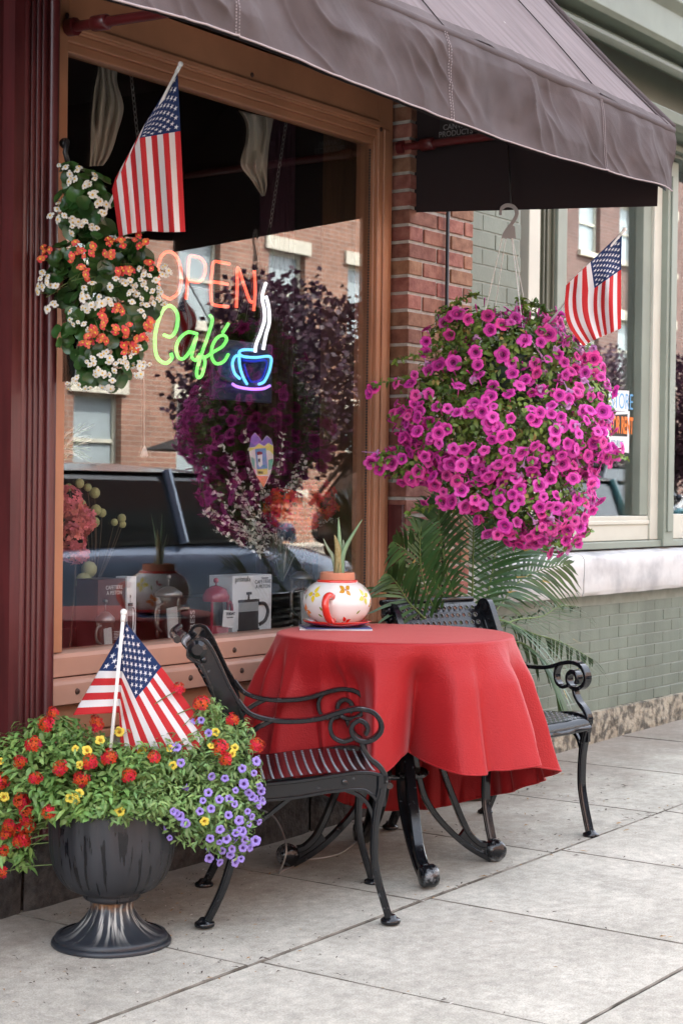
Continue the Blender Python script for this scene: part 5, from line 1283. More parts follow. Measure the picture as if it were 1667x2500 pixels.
# ------------------------------------------------------------------ hanging basket of petunias
BC = Vector((5.50, 3.19, 0))
bk = thing('hanging_basket', (5.50, 3.19, 2.3), 'hanging basket with grey plastic hook and four white wires under the awning', 'hanging basket')
hk = lambda x, y: atD(900 + x*.4892, 480 + y*.4892, 6.32)
mb = MB(); mb.tube([onX(1240, 345, 5.562), hk(708, 42)], .0035, 6); mb.build('hanging_wire', M_wire, bk, smooth=True)
mb = MB(); exh = RV; 
def hp2(pts): return [((hk(x, y) - hk(700, 180)).dot(RV), (hk(x, y) - hk(700, 180)).dot(UV_)) for x, y in pts]
mb.bar(crv2(hp2([(656, 92), (660, 62), (684, 44), (716, 48), (736, 72), (734, 100), (716, 130), (698, 158)]), 5), [.010]*6 + [.014]*30, .006, hk(700, 180), RV, DV, UV_)
mb.prism(hp2([(698, 138), (728, 150), (732, 212), (716, 206), (706, 212), (694, 206), (682, 212), (672, 206), (660, 212), (668, 180)]), hk(700, 180), RV, UV_, DV, .005)
mb.build('hook', M_grey, bk, smooth=True, ang=40)
for (sx, tx, ty, dd) in ((664, 560, 600, 6.24), (682, 615, 585, 6.42), (716, 800, 600, 6.42), (712, 770, 620, 6.22)):
    mb = MB(); mb.tube([hk(sx, 208), atD(900 + tx*.4892, 480 + (ty + 60)*.4892, dd)], .0016, 5); mb.build('support_wire', M_white, bk)
mb = MB(); mb.lathe([(.10, -.17), (.13, -.12), (.155, -.02), (.158, 0), (.15, 0), (.148, -.02)], (5.5, 3.19, 1.76), 28); mb.build('bowl', mat('dark_green_plastic', (.02,.04,.025), .4), bk, smooth=True)
pt = thing('petunia_plant', (5.50, 3.19, 1.80), 'big cascading mass of magenta petunias in the hanging basket', 'flowering plant')
def W2(px, py, rx, ry, dz=0, rd=None):     # a blob placed where the photo shows it, at the basket's own distance
    k = 4150 / 6.33; p = atD(px, py, 6.33 + dz) - Vector((5.5, 3.19, 1.5)); return (p.dot(RV), p.dot(DV), p.dot(UV_), rx/k, (rd or min(rx, ry))/k, ry/k)
PB = Blob((5.5, 3.19, 1.5), [W2(1235, 900, 190, 130), W2(1150, 830, 110, 70), W2(1330, 860, 110, 95), W2(1230, 1040, 240, 150, 0, 200), W2(1070, 975, 95, 95), W2(1400, 1010, 95, 160), W2(1290, 1190, 150, 130), W2(1350, 1270, 75, 80), W2(1160, 1170, 110, 90), W2(1250, 780, 130, 35), W2(1010, 1130, 70, 50), W2(1100, 770, 40, 30), W2(955, 1130, 45, 28), W2(1240, 840, 130, 60, -.12), W2(1180, 800, 90, 50, -.10)], 11)
r = random.Random(21)
mb = MB()
for i in range(9500):
    p, n = PB.sample(.45, 1.06); leaf_into(mb, p, n + Vector((0, 0, .3)), r.uniform(.014, .036), r.uniform(.009, .020), r, 2 if r.random() < .04 else 0)
stems(mb, Vector((5.5, 3.19, 1.80)), PB, 180, r, 1)
for tx, ty in ((905, 940), (950, 1018), (930, 1110), (910, 1130), (1000, 1250), (1530, 1120), (1500, 1000), (1440, 1300), (1110, 740), (1280, 750), (1330, 760), (1020, 1010), (960, 880)):
    e = atD(tx, ty, 6.27); q = crv([e.lerp(Vector((5.5, 3.19, e.z + .05)), .6), e.lerp(Vector((5.5, 3.19, e.z)), .3) + Vector((0, 0, .03)), e], 6); mb.tube(q, .0016, 4, 1, cap=False)
    for c in q[4:]:
        for _ in range(4): leaf_into(mb, c, Vector((r.gauss(0, 1), r.gauss(0, 1), 1)).normalized(), r.uniform(.018, .03), .014, r)
mb.build('foliage', [M_leaf_pet, M_stem, mat('wilted_leaf', (.34,.26,.08), .8, sub=.2)], pt, smooth=True)
vm = []
for k in range(6):
    m = trumpet(5, .0240 + .0022*(k % 3), .014, .0035, 0, 1, seed=k, tube=.045, notch=.14, wave=.13); m2 = [M_mag[(0, 1, 0, 1, 0, 1)[k]], M_throat, M_mag[(2, 0, 2, 0, 2, 2)[k]]]
    vm.append((m, m.mesh('petunia_%d' % k, m2, True)))
fm_ = []
for k in range(2):          # spent, half-folded lilac flowers seen from the side
    m = trumpet(5, .0135, .030, .003, 0, 1, seed=k + 7, tube=.055, notch=.16, wave=.5); fm_.append((m, m.mesh('faded_petunia_%d' % k, [M_mag[3], M_mag[3], M_mag[3]], True)))
pl = []
pts = [(1305,1325),(1000,935),(965,935),(900,960),(912,945),(995,1010),(955,1010),(1070,890),(1045,960),(980,1120),(955,1130),(905,1130),(925,1145),(1000,1170),(1010,1175),(920,1112),(1035,1230),(1230,1285),(1385,1295),(1100,1225),(1160,1220),(1190,1305),(1465,1225),(1505,1110),(1520,1095),(1490,1130),(1100,770),(1115,765),(1190,770),(1258,775),(1195,805),(1225,790),(1320,835),(1280,830),(1340,815),(1160,860),(1165,890),(1105,885),(1250,910),(1310,912),(1120,940),(1155,985),(1240,960),(1365,965),(1395,905),(1415,945),(1440,1000),(1455,1060),(1400,1040),(1345,1010)]
for x, y in pts:
    p, n = PB.hit(x, y, 1.06); pl.append((p, n*.8 - DV*.55 + Vector((0, 0, .12)), r.uniform(.9, 1.15)))
def pb(a, d, u): return 1 if u < .08 else (.30 if a > -.05 else .16)
for i in range(640):
    p, n = PB.sample(.98, 1.13, front=.75, bias=pb)
    if all((p - q[0]).length > .027 for q in pl): pl.append((p, n*.75 - DV*.30 + Vector((0, -.1, .08)), r.uniform(.72, 1.15)))
flowers(pt, pl, vm, 'flower', 100, .55, 3)
fp = []
for i in range(70):
    p, n = PB.sample(1.0, 1.10, front=.8, bias=lambda a, d, u: 1 if a > .0 else .25); fp.append((p, n*.5 + Vector((r.uniform(-.8, .8), r.uniform(-.8, .3), -.7)), r.uniform(.9, 1.3)))
flowers(pt, fp, fm_, 'faded_flower', 100, .5, 5)
mb = MB()
for i in range(90):      # closed buds
    p, n = PB.sample(.98, 1.12, front=.7); d = (n + Vector((r.uniform(-.6, .6), r.uniform(-.6, .6), .5))).normalized(); mb.tube([p, p + d*.014, p + d*.030, p + d*.036], [.0012, .0022, .0032, .0006], 5)
o = mb.build('buds', M_mag[2], pt, smooth=True); o['kind'] = 'stuff'

# ------------------------------------------------------------------ begonia pouch on the pillar
def W3(px, py, rx, ry, dz=0, rd=None, D=5.0, c=None):
    k = 4150 / D; p = atD(px, py, D + dz) - c; return (p.dot(RV), p.dot(DV), p.dot(UV_), rx/k, (rd or min(rx, ry))/k, ry/k)
gc = atD(235, 680, 5.0)
gp = thing('flower_pouch', gc, 'dark green plastic flower pouch hung on the oxblood pillar', 'planter pouch')
mb = MB(); 
def pouch(u, v):
    p = atD(143 + (205 - 143)*u + 12*sin(v*2), 640 + 292*v, 5.10 - .09*sin(pi*u) - .012*noise.noise(Vector((u*3, v*6, 4)))); return p
mb.grid(24, 40, pouch); mb.build('film', M_blackpl, gp, smooth=True, solid=.003)
mb = MB(); mb.tube([onY(160, 342, 3.66), onY(165, 345, 3.60), onY(160, 372, 3.585), onY(172, 420, 3.60)], .008, 8); mb.ball(onY(158, 350, 3.66), .016, 10); mb.build('hook', M_wire, gp, smooth=True)
bg = thing('begonia_plant', gc, 'round leaved begonias with white and coral flowers in the pouch beside the flag', 'flowering plant')
GB = Blob(gc, [W3(210, 500, 70, 95, c=gc), W3(230, 640, 110, 90, c=gc), W3(260, 760, 100, 110, c=gc), W3(250, 880, 75, 70, c=gc), W3(340, 700, 60, 80, c=gc), W3(150, 690, 50, 60, c=gc), W3(185, 430, 35, 35, c=gc), W3(320, 610, 50, 60, c=gc), W3(320, 850, 35, 50, c=gc), W3(195, 800, 60, 80, c=gc)], 5)
r = random.Random(8); mb = MB()
def round_leaf(mb, p, n, R, mi=0):
    M = face_m(p, n, r.uniform(0, 6.3), R); o = len(mb.v); mb.v.append(tuple(M @ Vector((0, -.12, -.22))))
    for k, q in ((0, .55), (1, 1.0)):
        for j in range(12):
            a = 2*pi*j/12 - pi/2; w = 1 - .45*max(0, -sin(a))**6 * (1 if k else .3); mb.v.append(tuple(M @ Vector((q*w*cos(a), q*w*sin(a)*1.1, (-.10, .06)[k] + .07*sin(3*a + R*900)*k))))
    for j in range(12): mb.f.append((o, o+1+j, o+1+(j+1) % 12)); mb.m.append(mi); a = o+1+j; b = o+1+(j+1) % 12; mb.f.append((a, a+12, b+12, b)); mb.m.append(mi)
for i in range(430):
    p, n = GB.sample(.55, 1.0, front=.5); round_leaf(mb, p, n*.7 - DV*.45 + Vector((r.uniform(-.4, .4), r.uniform(-.4, .4), .35)), r.uniform(.016, .029))
stems(mb, gc, GB, 60, r, 1)
mb.build('foliage', [M_leaf_beg, M_stem], bg, smooth=True)
def begf(n, c, seed):
    q = random.Random(seed); mb = MB()
    for i in range(n):
        v = Vector((q.gauss(0, 1), q.gauss(0, 1), abs(q.gauss(0, .6)))).normalized() * q.uniform(.010, .028); M = face_m(v, v*20 + Vector((0, 0, .8)), q.uniform(0, 6)); R = q.uniform(.0080, .0125)
        for j in range(4):
            a = j*pi/2; L = R*(1.15 if j % 2 else .8); W_ = R*(.45 if j % 2 else .72); o = len(mb.v)
            pts_ = [(0, 0, -.001), (L*.4, W_*.8, .002), (L*.85, W_*.75, .0), (L, 0, -.001), (L*.85, -W_*.75, 0), (L*.4, -W_*.8, .002)]
            mb.v += [tuple(M @ (Matrix.Rotation(a, 3, 'Z') @ Vector(p_))) for p_ in pts_]; mb.f.append(tuple(range(o, o+6))); mb.m.append(0)
        o = len(mb.v); mb.ball(M @ Vector((0, 0, .0015)), R*.28, 6, 1)
        mb.tube([v, (0, 0, -.022)], .001, 3, 2, cap=False)
    return mb
bw = [(m, m.mesh('white_begonia', [M_whp, M_yc, M_stem], True)) for m in (begf(4, 0, 1), begf(5, 0, 2), begf(3, 0, 3))]; bc = [(m, m.mesh('coral_begonia', [M_coral, M_yc, M_stem], True)) for m in (begf(4, 0, 4), begf(5, 0, 5), begf(2, 0, 6))]
zz3 = lambda x, y: (x*.44643, 380 + y*.44643)
WH = [(415,110),(495,140),(515,225),(575,280),(375,350),(485,385),(425,390),(295,300),(255,745),(275,685),(230,690),(275,840),(490,740),(465,790),(505,825),(585,790),(560,815),(410,885),(800,635),(860,645),(910,640),(800,715),(770,745),(825,790),(720,760),(880,770),(505,1160),(600,1110),(650,1140),(560,1190),(590,1235),(600,1260),(470,1250),(400,1240),(770,1140),(765,1190),(690,1120),(735,1070),(790,850),(450,940),(350,90),(655,700),(530,1130)]
RD = [(255,545),(260,570),(430,490),(505,515),(390,555),(610,495),(655,485),(765,440),(780,490),(820,590),(635,640),(700,640),(725,650),(455,625),(480,655),(560,890),(565,920),(630,860),(620,950),(680,960),(820,915),(825,945),(500,940),(490,985),(545,1015),(460,1040),(500,1040),(740,1020),(715,1030),(670,1060),(760,990),(610,520),(450,515)]
for L_, ms, sd in ((WH, bw, 1), (RD, bc, 2)):
    pp = []
    for x, y in L_: p, n = GB.hit(*zz3(x, y), 1.08); pp.append((p, n*.6 - DV*.7 + Vector((0, 0, .2)), r.uniform(.9, 1.2)))
    flowers(bg, pp, ms, 'white_flowers' if sd == 1 else 'coral_flowers', 100, .2, sd)

# ------------------------------------------------------------------ urn
UC = Vector((3.457, 3.251, gz(3.457)))
M_urn = mat('sooty_black_urn', (.022,.024,.030), .5)
def urnmat():
    nt, bs = nodes_of(M_urn); tc = nt.nodes.new('ShaderNodeTexCoord'); sp = nt.nodes.new('ShaderNodeSeparateXYZ'); nt.links.new(tc.outputs['Object'], sp.inputs[0])
    ang = ((Ex(nt, sp.outputs[1]) - 3.251)._m('ARCTAN2', Ex(nt, sp.outputs[0]) - 3.457)) * 3.0
    cb = nt.nodes.new('ShaderNodeCombineXYZ'); nt.links.new((ang * 3).s, cb.inputs[0]); nt.links.new((Ex(nt, sp.outputs[2]) * 7 + ang).s, cb.inputs[1])
    n = nt.nodes.new('ShaderNodeTexNoise'); n.inputs['Scale'].default_value = 1; n.inputs['Detail'].default_value = 3; nt.links.new(cb.outputs[0], n.inputs['Vector'])
    wet = Ex(nt, ramp(nt, n.outputs[0], [(.56, 0), (.60, 1)])) * Ex(nt, ramp(nt, (Ex(nt, sp.outputs[2]) * 2.5).s, [(.8, 1), (.95, 0)]))
    d = noise_node(nt, 5, 4); dust = Ex(nt, ramp(nt, d.outputs[0], [(.35, 0), (.75, 1)]))
    c = mixc(nt, (dust * .6).s, (.016,.017,.020), (.036,.040,.049)); c = mixc(nt, wet.s, c, (.004,.004,.006))
    v = nt.nodes.new('ShaderNodeTexVoronoi'); v.inputs['Scale'].default_value = 60; nt.links.new(tc.outputs['Object'], v.inputs['Vector']); sp_ = ramp(nt, v.outputs['Distance'], [(.05, 1), (.09, 0)]); nn = noise_node(nt, 9, 2)
    c = mixc(nt, (Ex(nt, sp_) * Ex(nt, ramp(nt, nn.outputs[0], [(.58, 0), (.62, 1)])) * .6).s, c, (.5,.5,.5))
    nt.links.new(c, bs.inputs['Base Color']); nt.links.new((wet * -.3 + .52).s, bs.inputs['Roughness'])
urnmat()
M_urnb = mat('streaked_urn_foot', (.022,.024,.030), .4)
def urnb():
    nt, bs = nodes_of(M_urnb); tc = nt.nodes.new('ShaderNodeTexCoord'); sp = nt.nodes.new('ShaderNodeSeparateXYZ'); nt.links.new(tc.outputs['Object'], sp.inputs[0])
    ang = (Ex(nt, sp.outputs[1]) - 3.251)._m('ARCTAN2', Ex(nt, sp.outputs[0]) - 3.457)
    cb = nt.nodes.new('ShaderNodeCombineXYZ'); nt.links.new((ang * 6.5).s, cb.inputs[0]); nt.links.new((Ex(nt, sp.outputs[2]) * 9).s, cb.inputs[1])
    n = nt.nodes.new('ShaderNodeTexNoise'); n.inputs['Scale'].default_value = 1; n.inputs['Detail'].default_value = 4; nt.links.new(cb.outputs[0], n.inputs['Vector'])
    z = Ex(nt, sp.outputs[2]); up = Ex(nt, ramp(nt, (z * 8).s, [(.12, 0), (.45, 1)]))
    st = Ex(nt, ramp(nt, n.outputs[0], [(.52, 0), (.60, 1)])) * up
    c = mixc(nt, (st * .85).s, (.02,.024,.030), (.46,.46,.42)); rust = Ex(nt, ramp(nt, (z * 8).s, [(.68, 0), (.82, 1)]))
    n3 = noise_node(nt, 40, 4); c = mixc(nt, (rust * Ex(nt, ramp(nt, n3.outputs[0], [(.4, 0), (.6, 1)])) * .8).s, c, (.22,.10,.035))
    nt.links.new(c, bs.inputs['Base Color'])
urnb()
ur = thing('garden_urn', UC, 'tall black fluted urn with white streaks down its foot, left on the pavement', 'urn')
ribs = lambda amp, n: (lambda a, t: 1 + amp * sin(pi*min(1, max(0, t*1.15 - .05))) * abs(sin(a*n/2)) - amp*.5)
mb = MB(); mb.lathe(crv2([(.060, .118), (.075, .124), (.080, .130), (.082, .142), (.098, .146), (.126, .160), (.150, .190), (.164, .225), (.171, .262), (.1735, .30), (.174, .35), (.173, .385), (.176, .396), (.181, .402), (.182, .410), (.178, .416), (.166, .416), (.160, .40)], 4), UC, 120, wob=ribs(.020, 22)); mb.build('bowl', M_urn, ur, smooth=True)
mb = MB(); mb.lathe(crv2([(.064, .122), (.060, .112), (.060, .100), (.066, .085), (.082, .062), (.106, .042), (.132, .030), (.146, .026)], 5), UC, 120, close=False, wob=lambda a, t: 1 + .05 * sin(pi*t)*abs(sin(a*7)) - .02); 
mb.lathe([(.140, .030), (.152, .027), (.156, .020), (.156, .014), (.163, .012), (.166, .006), (.165, 0), (.0001, 0)], UC, 96, close=False); mb.build('foot', M_urnb, ur, smooth=True, ang=50)
mb = MB(); mb.lathe([(.157, .395), (.0001, .405)], UC, 32, close=False); mb.build('soil', MATS['potting_soil'], ur)
zz1 = lambda x, y: (x*.44643, 1450 + y*.44643)
uc = UC + Vector((0, 0, .45)); DU = UC.x*CB + UC.y*CA
def W4(px, py, rx, ry, dz=0, rd=None): return W3(px, py, rx, ry, dz, rd, DU, uc)
VB = Blob(uc, [W4(60, 1850, 110, 70), W4(190, 1850, 130, 65, -.03, 110), W4(330, 1870, 110, 60, -.05, 100), W4(10, 1960, 85, 70), W4(170, 1920, 130, 40, -.12), W4(20, 2060, 60, 50), W4(130, 1780, 90, 35), W4(-40, 1900, 80, 90), W4(80, 1990, 35, 45), W4(55, 2090, 30, 30), W4(170, 1950, 50, 35, -.17), W4(250, 1945, 55, 35, -.18), W4(120, 1960, 40, 35, -.12), W4(215, 1975, 30, 28, -.19), W4(300, 1960, 40, 30, -.19), W4(150, 1975, 45, 30, -.17)], 31)
CBb = Blob(uc, [W4(450, 1860, 110, 75, -.02, 90), W4(560, 1880, 80, 90), W4(500, 1980, 110, 90, -.06, 80), W4(580, 1960, 60, 90), W4(400, 1960, 70, 55, -.10), W4(560, 2050, 60, 45), W4(540, 1790, 90, 45), W4(510, 1735, 40, 35), W4(290, 1985, 45, 28, -.19), W4(350, 1960, 60, 40, -.17), W4(245, 1975, 40, 22, -.20), W4(350, 1900, 90, 60, -.1)], 32)
ver = thing('verbena_plant', uc, 'leafy green verbena with scarlet flower heads on the left of the urn', 'flowering plant')
cal = thing('trailing_bellflower_plant', uc + RV*.1, 'trailing plant with small lilac trumpet flowers spilling over the right of the urn', 'flowering plant')
yel = thing('yellow_trumpet_plant', uc + RV*.02, 'sprigs of small yellow trumpet flowers scattered among the red ones in the urn', 'flowering plant')
r = random.Random(77); mb = MB()
for i in range(4600):
    p, n = VB.sample(.4, 1.04); leaf_into(mb, p, n*.6 + Vector((0, 0, .7)), r.uniform(.018, .042), r.uniform(.008, .016), r, droop=.3)
stems(mb, uc - Vector((0, 0, .05)), VB, 130, r, 1)
for tx, ty in ((30, 1850), (120, 1745), (230, 1740), (60, 1800), (15, 1810), (560, 1850)):
    pass
vfol = mb
mb = MB()
for i in range(6800):
    p, n = CBb.sample(.35, 1.05); leaf_into(mb, p, n*.6 + Vector((0, 0, .5)), r.uniform(.014, .030), r.uniform(.005, .009), r)
stems(mb, uc - Vector((0, 0, .05)), CBb, 220, r, 1, rad=.0012)
mb.build('foliage', [M_leaf_cal, M_stem], cal, smooth=True)
um = [(m, m.mesh('verbena_head', [M_redp, M_redth, M_stem], True)) for m in (umbel(13, .021, .0115, 1), umbel(11, .019, .011, 2), umbel(15, .022, .011, 3))]
V = [(290,645),(255,705),(525,690),(535,725),(195,1005),(495,915),(595,890),(705,990),(845,890),(1270,685),(1200,835),(980,515),(1100,595),(1410,825),(1235,900),(50,1265),(100,1290),(150,1240),(130,1340),(265,1190),(20,1400),(10,1520),(30,1310),(105,1350),(150,1170),(110,915),(180,820),(445,1010),(160,1270),(5,1020)]
pp = []
V = V + [(330,950),(120,1130)]
for x, y in V:
    B_ = VB if x < 900 else CBb; p, n = B_.hit(*zz1(x, y), 1.08); pp.append((p, n*.5 - DV*.6 + Vector((0, 0, .45)), r.uniform(.70, 1.02)))
flowers(ver, pp, um, 'flower_head', 100, .15, 4)
mb = vfol
for p, n, s in pp: q = p - Vector(n).normalized()*.01; c = q + (uc - q)*.5; c.z = q.z - .06 if q.z > uc.z else q.z + .02; mb.tube(crv([q, q.lerp(c, .5) + Vector((0, 0, .005)), c], 4), .0016, 5, 1)
mb.build('foliage', [M_leaf_ver, M_stem], ver, smooth=True)
pm_ = [(m, m.mesh('lilac_trumpet', [M_pur, M_purth, M_pur], True)) for m in (trumpet(5, .0145, .010, .0042, seed=1, tube=.020), trumpet(5, .0135, .010, .004, seed=4, tube=.020), trumpet(5, .0125, .012, .004, seed=6, tube=.022, wave=.2))]
ym = [(m, m.mesh('yellow_trumpet', [M_yel, M_yelth, M_yel], True)) for m in (trumpet(5, .0135, .009, .004, seed=2, tube=.018), trumpet(5, .0125, .009, .0038, seed=5, tube=.018))]
P_ = [(990,925),(1140,1085),(1200,1125),(1290,1075),(1110,1130),(1255,1120),(1285,1150),(1155,1175),(1250,1210),(965,1200),(985,1215),(1015,1255),(930,1335),(1205,1290),(1150,1340),(1200,1360),(1215,1405),(1270,1395),(1290,1310),(1340,1345),(1290,1470),(1145,1445),(1230,1010),(1160,1000),(1335,1040),(1360,1090),(1400,1120),(1420,1050),(1380,1220),(1355,1190),(1365,1260),(1420,1250),(1400,1350),(1370,1390),(1330,1390),(1325,955),(1405,915),(1330,1300),(1310,1290),(1440,1130),(950,1190),(885,1290),(1095,1190),(1205,1470),(1100,690),(1140,760),(1070,690),(1380,1110),(1415,1140),(1430,1080),(1310,1240),(1240,1340),(1260,1430),(1390,980),(965,835),(1320,1450)]
Yl = [(945,938),(1285,840),(1155,830),(1180,755),(385,1115),(435,1088),(25,1110),(480,855),(410,845),(655,1190),(668,1225),(655,755),(775,855),(930,845),(3,915),(420,1130),(440,935),(1270,875),(1120,1245),(550,800)]
for root, L_, ms, sc in ((cal, P_, pm_, .95), (yel, Yl, ym, 1.0)):
    pp = []
    for x, y in L_:
        B_ = VB if x < 760 else CBb; p, n = B_.hit(*zz1(x, y), 1.07); pp.append((p, n*.6 - DV*.6 + Vector((0, 0, .2)), sc*r.uniform(.75, 1.15)))
    if root is cal:
        for i in range(46):
            p, n = CBb.sample(1.0, 1.08, front=.8)
            if (p - uc).dot(RV) > .20 and p.z < uc.z + .02: pp.append((p, n, r.uniform(.7, 1.0)))
    flowers(root, pp, ms, 'flower', 100, .3, 9)
mb = MB()
for x, y in Yl: p, n = (VB if x < 760 else CBb).hit(*zz1(x, y), .98); [leaf_into(mb, p + Vector((r.uniform(-.02, .02), r.uniform(-.02, .02), r.uniform(-.02, .01))), Vector((0, 0, 1)), .022, .008, r) for _ in range(8)]
mb.build('foliage', M_leaf_cal, yel, smooth=True)
for i in range(3):
    p = onG_ = None
# ------------------------------------------------------------------ palm
pa = thing('areca_palm', (5.86, 3.56, gz(5.86)), 'potted areca palm with arching feathery fronds against the wall', 'palm')
mb = MB(); mb.lathe([(.09, 0), (.10, .02), (.125, .24), (.132, .25), (.132, .27), (.122, .27), (.12, .25), (.0001, .24)], (5.86, 3.56, gz(5.86)), 32); mb.build('pot', mat('brown_nursery_pot', (.05,.03,.02), .6), pa, smooth=True, ang=50)
z6 = lambda x, y, Y: onY(900 + x*.4892, 1050 + y*.4892, Y)
base = Vector((5.86, 3.56, gz(5.86) + .24))
def frond(pts, L0, n, droop, dens=1, up=(0, 0, 1), w=.0072, tip=.35, seed=0, ang=52, plane=None):
    r = random.Random(seed); c = crv([base] + pts, 14); nn = len(c); s = MB(); s.tube(c, [.006 - .0048 * i/(nn-1) for i in range(nn)], 6); 
    tot = len(c); st = int(tot * .36); q = MB(); N = n
    for k in range(N):
        f = st + (tot - 1 - st) * k / (N - 1); i = min(int(f), tot - 2); p = c[i].lerp(c[i+1], f - i); t = (c[i+1] - c[i]).normalized()
        pl_ = plane if plane is not None else UV_
        side = t.cross(pl_).normalized(); u = k / (N - 1); L = L0 * (sin(pi * (.14 + .80*u)) ** .7) * (1 if u < .9 else .8)
        for sg in (-1, 1):
            a = radians(ang * (1 - .45*u) + r.uniform(-5, 5)); d = t*cos(a) + side*sg*sin(a); d = (d + pl_*r.uniform(-.06, .06)).normalized()
            pr = None; pts_ = []
            for j in range(6):
                v = j/5; pts_.append(p + d*L*v + Vector((0, 0, -droop*L*v*v*(1 + r.uniform(-.15, .2)))))
            wd = d.cross(pl_).normalized() if abs(d.dot(pl_)) < .95 else side; wd = (wd + pl_*.35*sg).normalized()
            o = len(q.v)
            for j, pp_ in enumerate(pts_):
                ww = w * (.35, .9, 1, .85, .55, .04)[j]; q.v.append(tuple(pp_ - wd*ww)); q.v.append(tuple(pp_ + wd*ww))
            mi = 1 if r.random() < .05 else 0
            for j in range(5): q.f.append((o+2*j, o+2*j+1, o+2*j+3, o+2*j+2)); q.m.append(mi if j > 3 else 0)
    fo = s.build('stem', M_stem, pa, smooth=True); q.build('leaflets', [M_palm, MATS.get('dry_leaf_tip') or mat('dry_leaf_tip', (.40,.28,.08), .8)], fo, smooth=True)
CN = (-DV + UV_*.15).normalized()       # fronds mostly fan out parallel to the picture
frond([z6(500, 1100, 3.58), z6(515, 850, 3.56), z6(520, 600, 3.52), z6(524, 470, 3.50), z6(535, 350, 3.50)], .33, 26, .22, plane=CN, seed=1, ang=62)
frond([z6(480, 1050, 3.55), z6(390, 860, 3.50), z6(300, 720, 3.48), z6(220, 630, 3.46), z6(130, 560, 3.42)], .22, 20, .25, plane=CN, seed=2)
frond([z6(540, 1050, 3.60), z6(590, 830, 3.62), z6(620, 680, 3.62), z6(640, 520, 3.62), z6(650, 420, 3.62)], .25, 24, .28, plane=CN, seed=3, ang=66)
frond([z6(560, 1080, 3.54), z6(640, 950, 3.50), z6(800, 1010, 3.44), z6(960, 1060, 3.40), z6(1110, 1140, 3.38)], .26, 24, .42, plane=(UV_ - DV*.4).normalized(), seed=4)
frond([z6(560, 1050, 3.58), z6(680, 840, 3.60), z6(770, 740, 3.58), z6(880, 690, 3.56), z6(990, 670, 3.52)], .22, 22, .35, plane=CN, seed=5)
frond([z6(560, 1100, 3.5), z6(700, 960, 3.50), z6(860, 930, 3.50), z6(950, 880, 3.50), z6(1040, 880, 3.50)], .22, 20, .35, plane=(UV_ - DV*.6).normalized(), seed=6)
frond([z6(450, 1100, 3.5), z6(300, 960, 3.46), z6(200, 860, 3.44), z6(150, 780, 3.44), z6(100, 720, 3.42)], .20, 16, .25, plane=CN, seed=7)
frond([z6(600, 1150, 3.5), z6(720, 1060, 3.44), z6(820, 1100, 3.40), z6(900, 1200, 3.36), z6(960, 1320, 3.34)], .24, 18, .45, plane=(UV_ - DV*.3).normalized(), seed=8)
frond([z6(540, 1000, 3.62), z6(660, 800, 3.64), z6(720, 640, 3.64), z6(745, 540, 3.64), z6(760, 470, 3.62)], .24, 22, .3, plane=CN, seed=9, ang=64)
frond([z6(470, 1000, 3.6), z6(400, 760, 3.58), z6(365, 580, 3.56), z6(350, 460, 3.54), z6(345, 360, 3.52)], .20, 22, .22, plane=CN, seed=10, ang=48)
frond([z6(440, 1050, 3.5), z6(330, 900, 3.46), z6(270, 740, 3.44), z6(255, 600, 3.42), z6(262, 480, 3.40)], .17, 18, .2, plane=CN, seed=14, ang=46)
# ------------------------------------------------------------------ flower arrangements behind the glass
def ball_cluster(name, c, bl, label, m, n, R, seed, cat='flowers', extra=None):
    t = thing(name, c, label, cat); B = Blob(c, bl, seed); r = random.Random(seed); mb = MB(); f = star5(1, cup=.1, lobes=4)
    for i in range(n):
        p, nn = B.sample(.85, 1.05, front=.6); mb.join(f, face_m(p, nn + Vector((r.uniform(-.5, .5), r.uniform(-.5, .5), r.uniform(-.4, .4))), r.uniform(0, 6), R*r.uniform(.8, 1.2)))
    mb.build('blossoms', [m, m], t, smooth=False)
    mb = MB(); b = Vector((c.x, c.y + .02, SZ)); mb.tube(crv([b, (b + c)/2 + Vector((.01, 0, 0)), c], 5), .004, 6); mb.build('stalk', M_brownstem, t)
    return t
M_hyd = mat('pink_hydrangea', (.82,.22,.23), .7, island=.25, sub=.2); M_hydr = mat('rust_red_hydrangea', (.75,.055,.04), .7, island=.35, sub=.2); M_hydd = mat('plum_red_hydrangea', (.16,.02,.03), .7, island=.3)
def WI(px, py, rx, ry, Y, c, rd=None):
    p = onY(px, py, Y); D = p.x*CB + p.y*CA; k = 4150/D; p = p - c; return (p.dot(RV), p.dot(DV), p.dot(UV_), rx/k, (rd or min(rx, ry))/k, ry/k)
c = onY(185, 1270, 4.02); ball_cluster('pink_hydrangea', c, [WI(165, 1225, 38, 40, 4.02, c), WI(200, 1270, 36, 38, 4.02, c), WI(170, 1315, 42, 40, 4.02, c), WI(185, 1355, 35, 22, 4.02, c)], 'pink hydrangea heads at the far left behind the glass', M_hyd, 330, .0145, 1)
c = onY(745, 1230, 3.99); ball_cluster('red_hydrangea', c, [WI(695, 1240, 48, 50, 3.98, c), WI(770, 1215, 50, 45, 4.0, c), WI(735, 1270, 45, 30, 3.99, c), WI(795, 1235, 30, 34, 4.0, c)], 'rust red hydrangea heads behind the glass right of the paper heart', M_hydr, 420, .0145, 2)
c = onY(760, 1340, 4.16); ball_cluster('plum_hydrangea', c, [WI(745, 1330, 50, 25, 4.18, c), WI(770, 1365, 35, 30, 4.18, c)], 'dark plum hydrangea low behind the red one', M_hydd, 160, .013, 3)
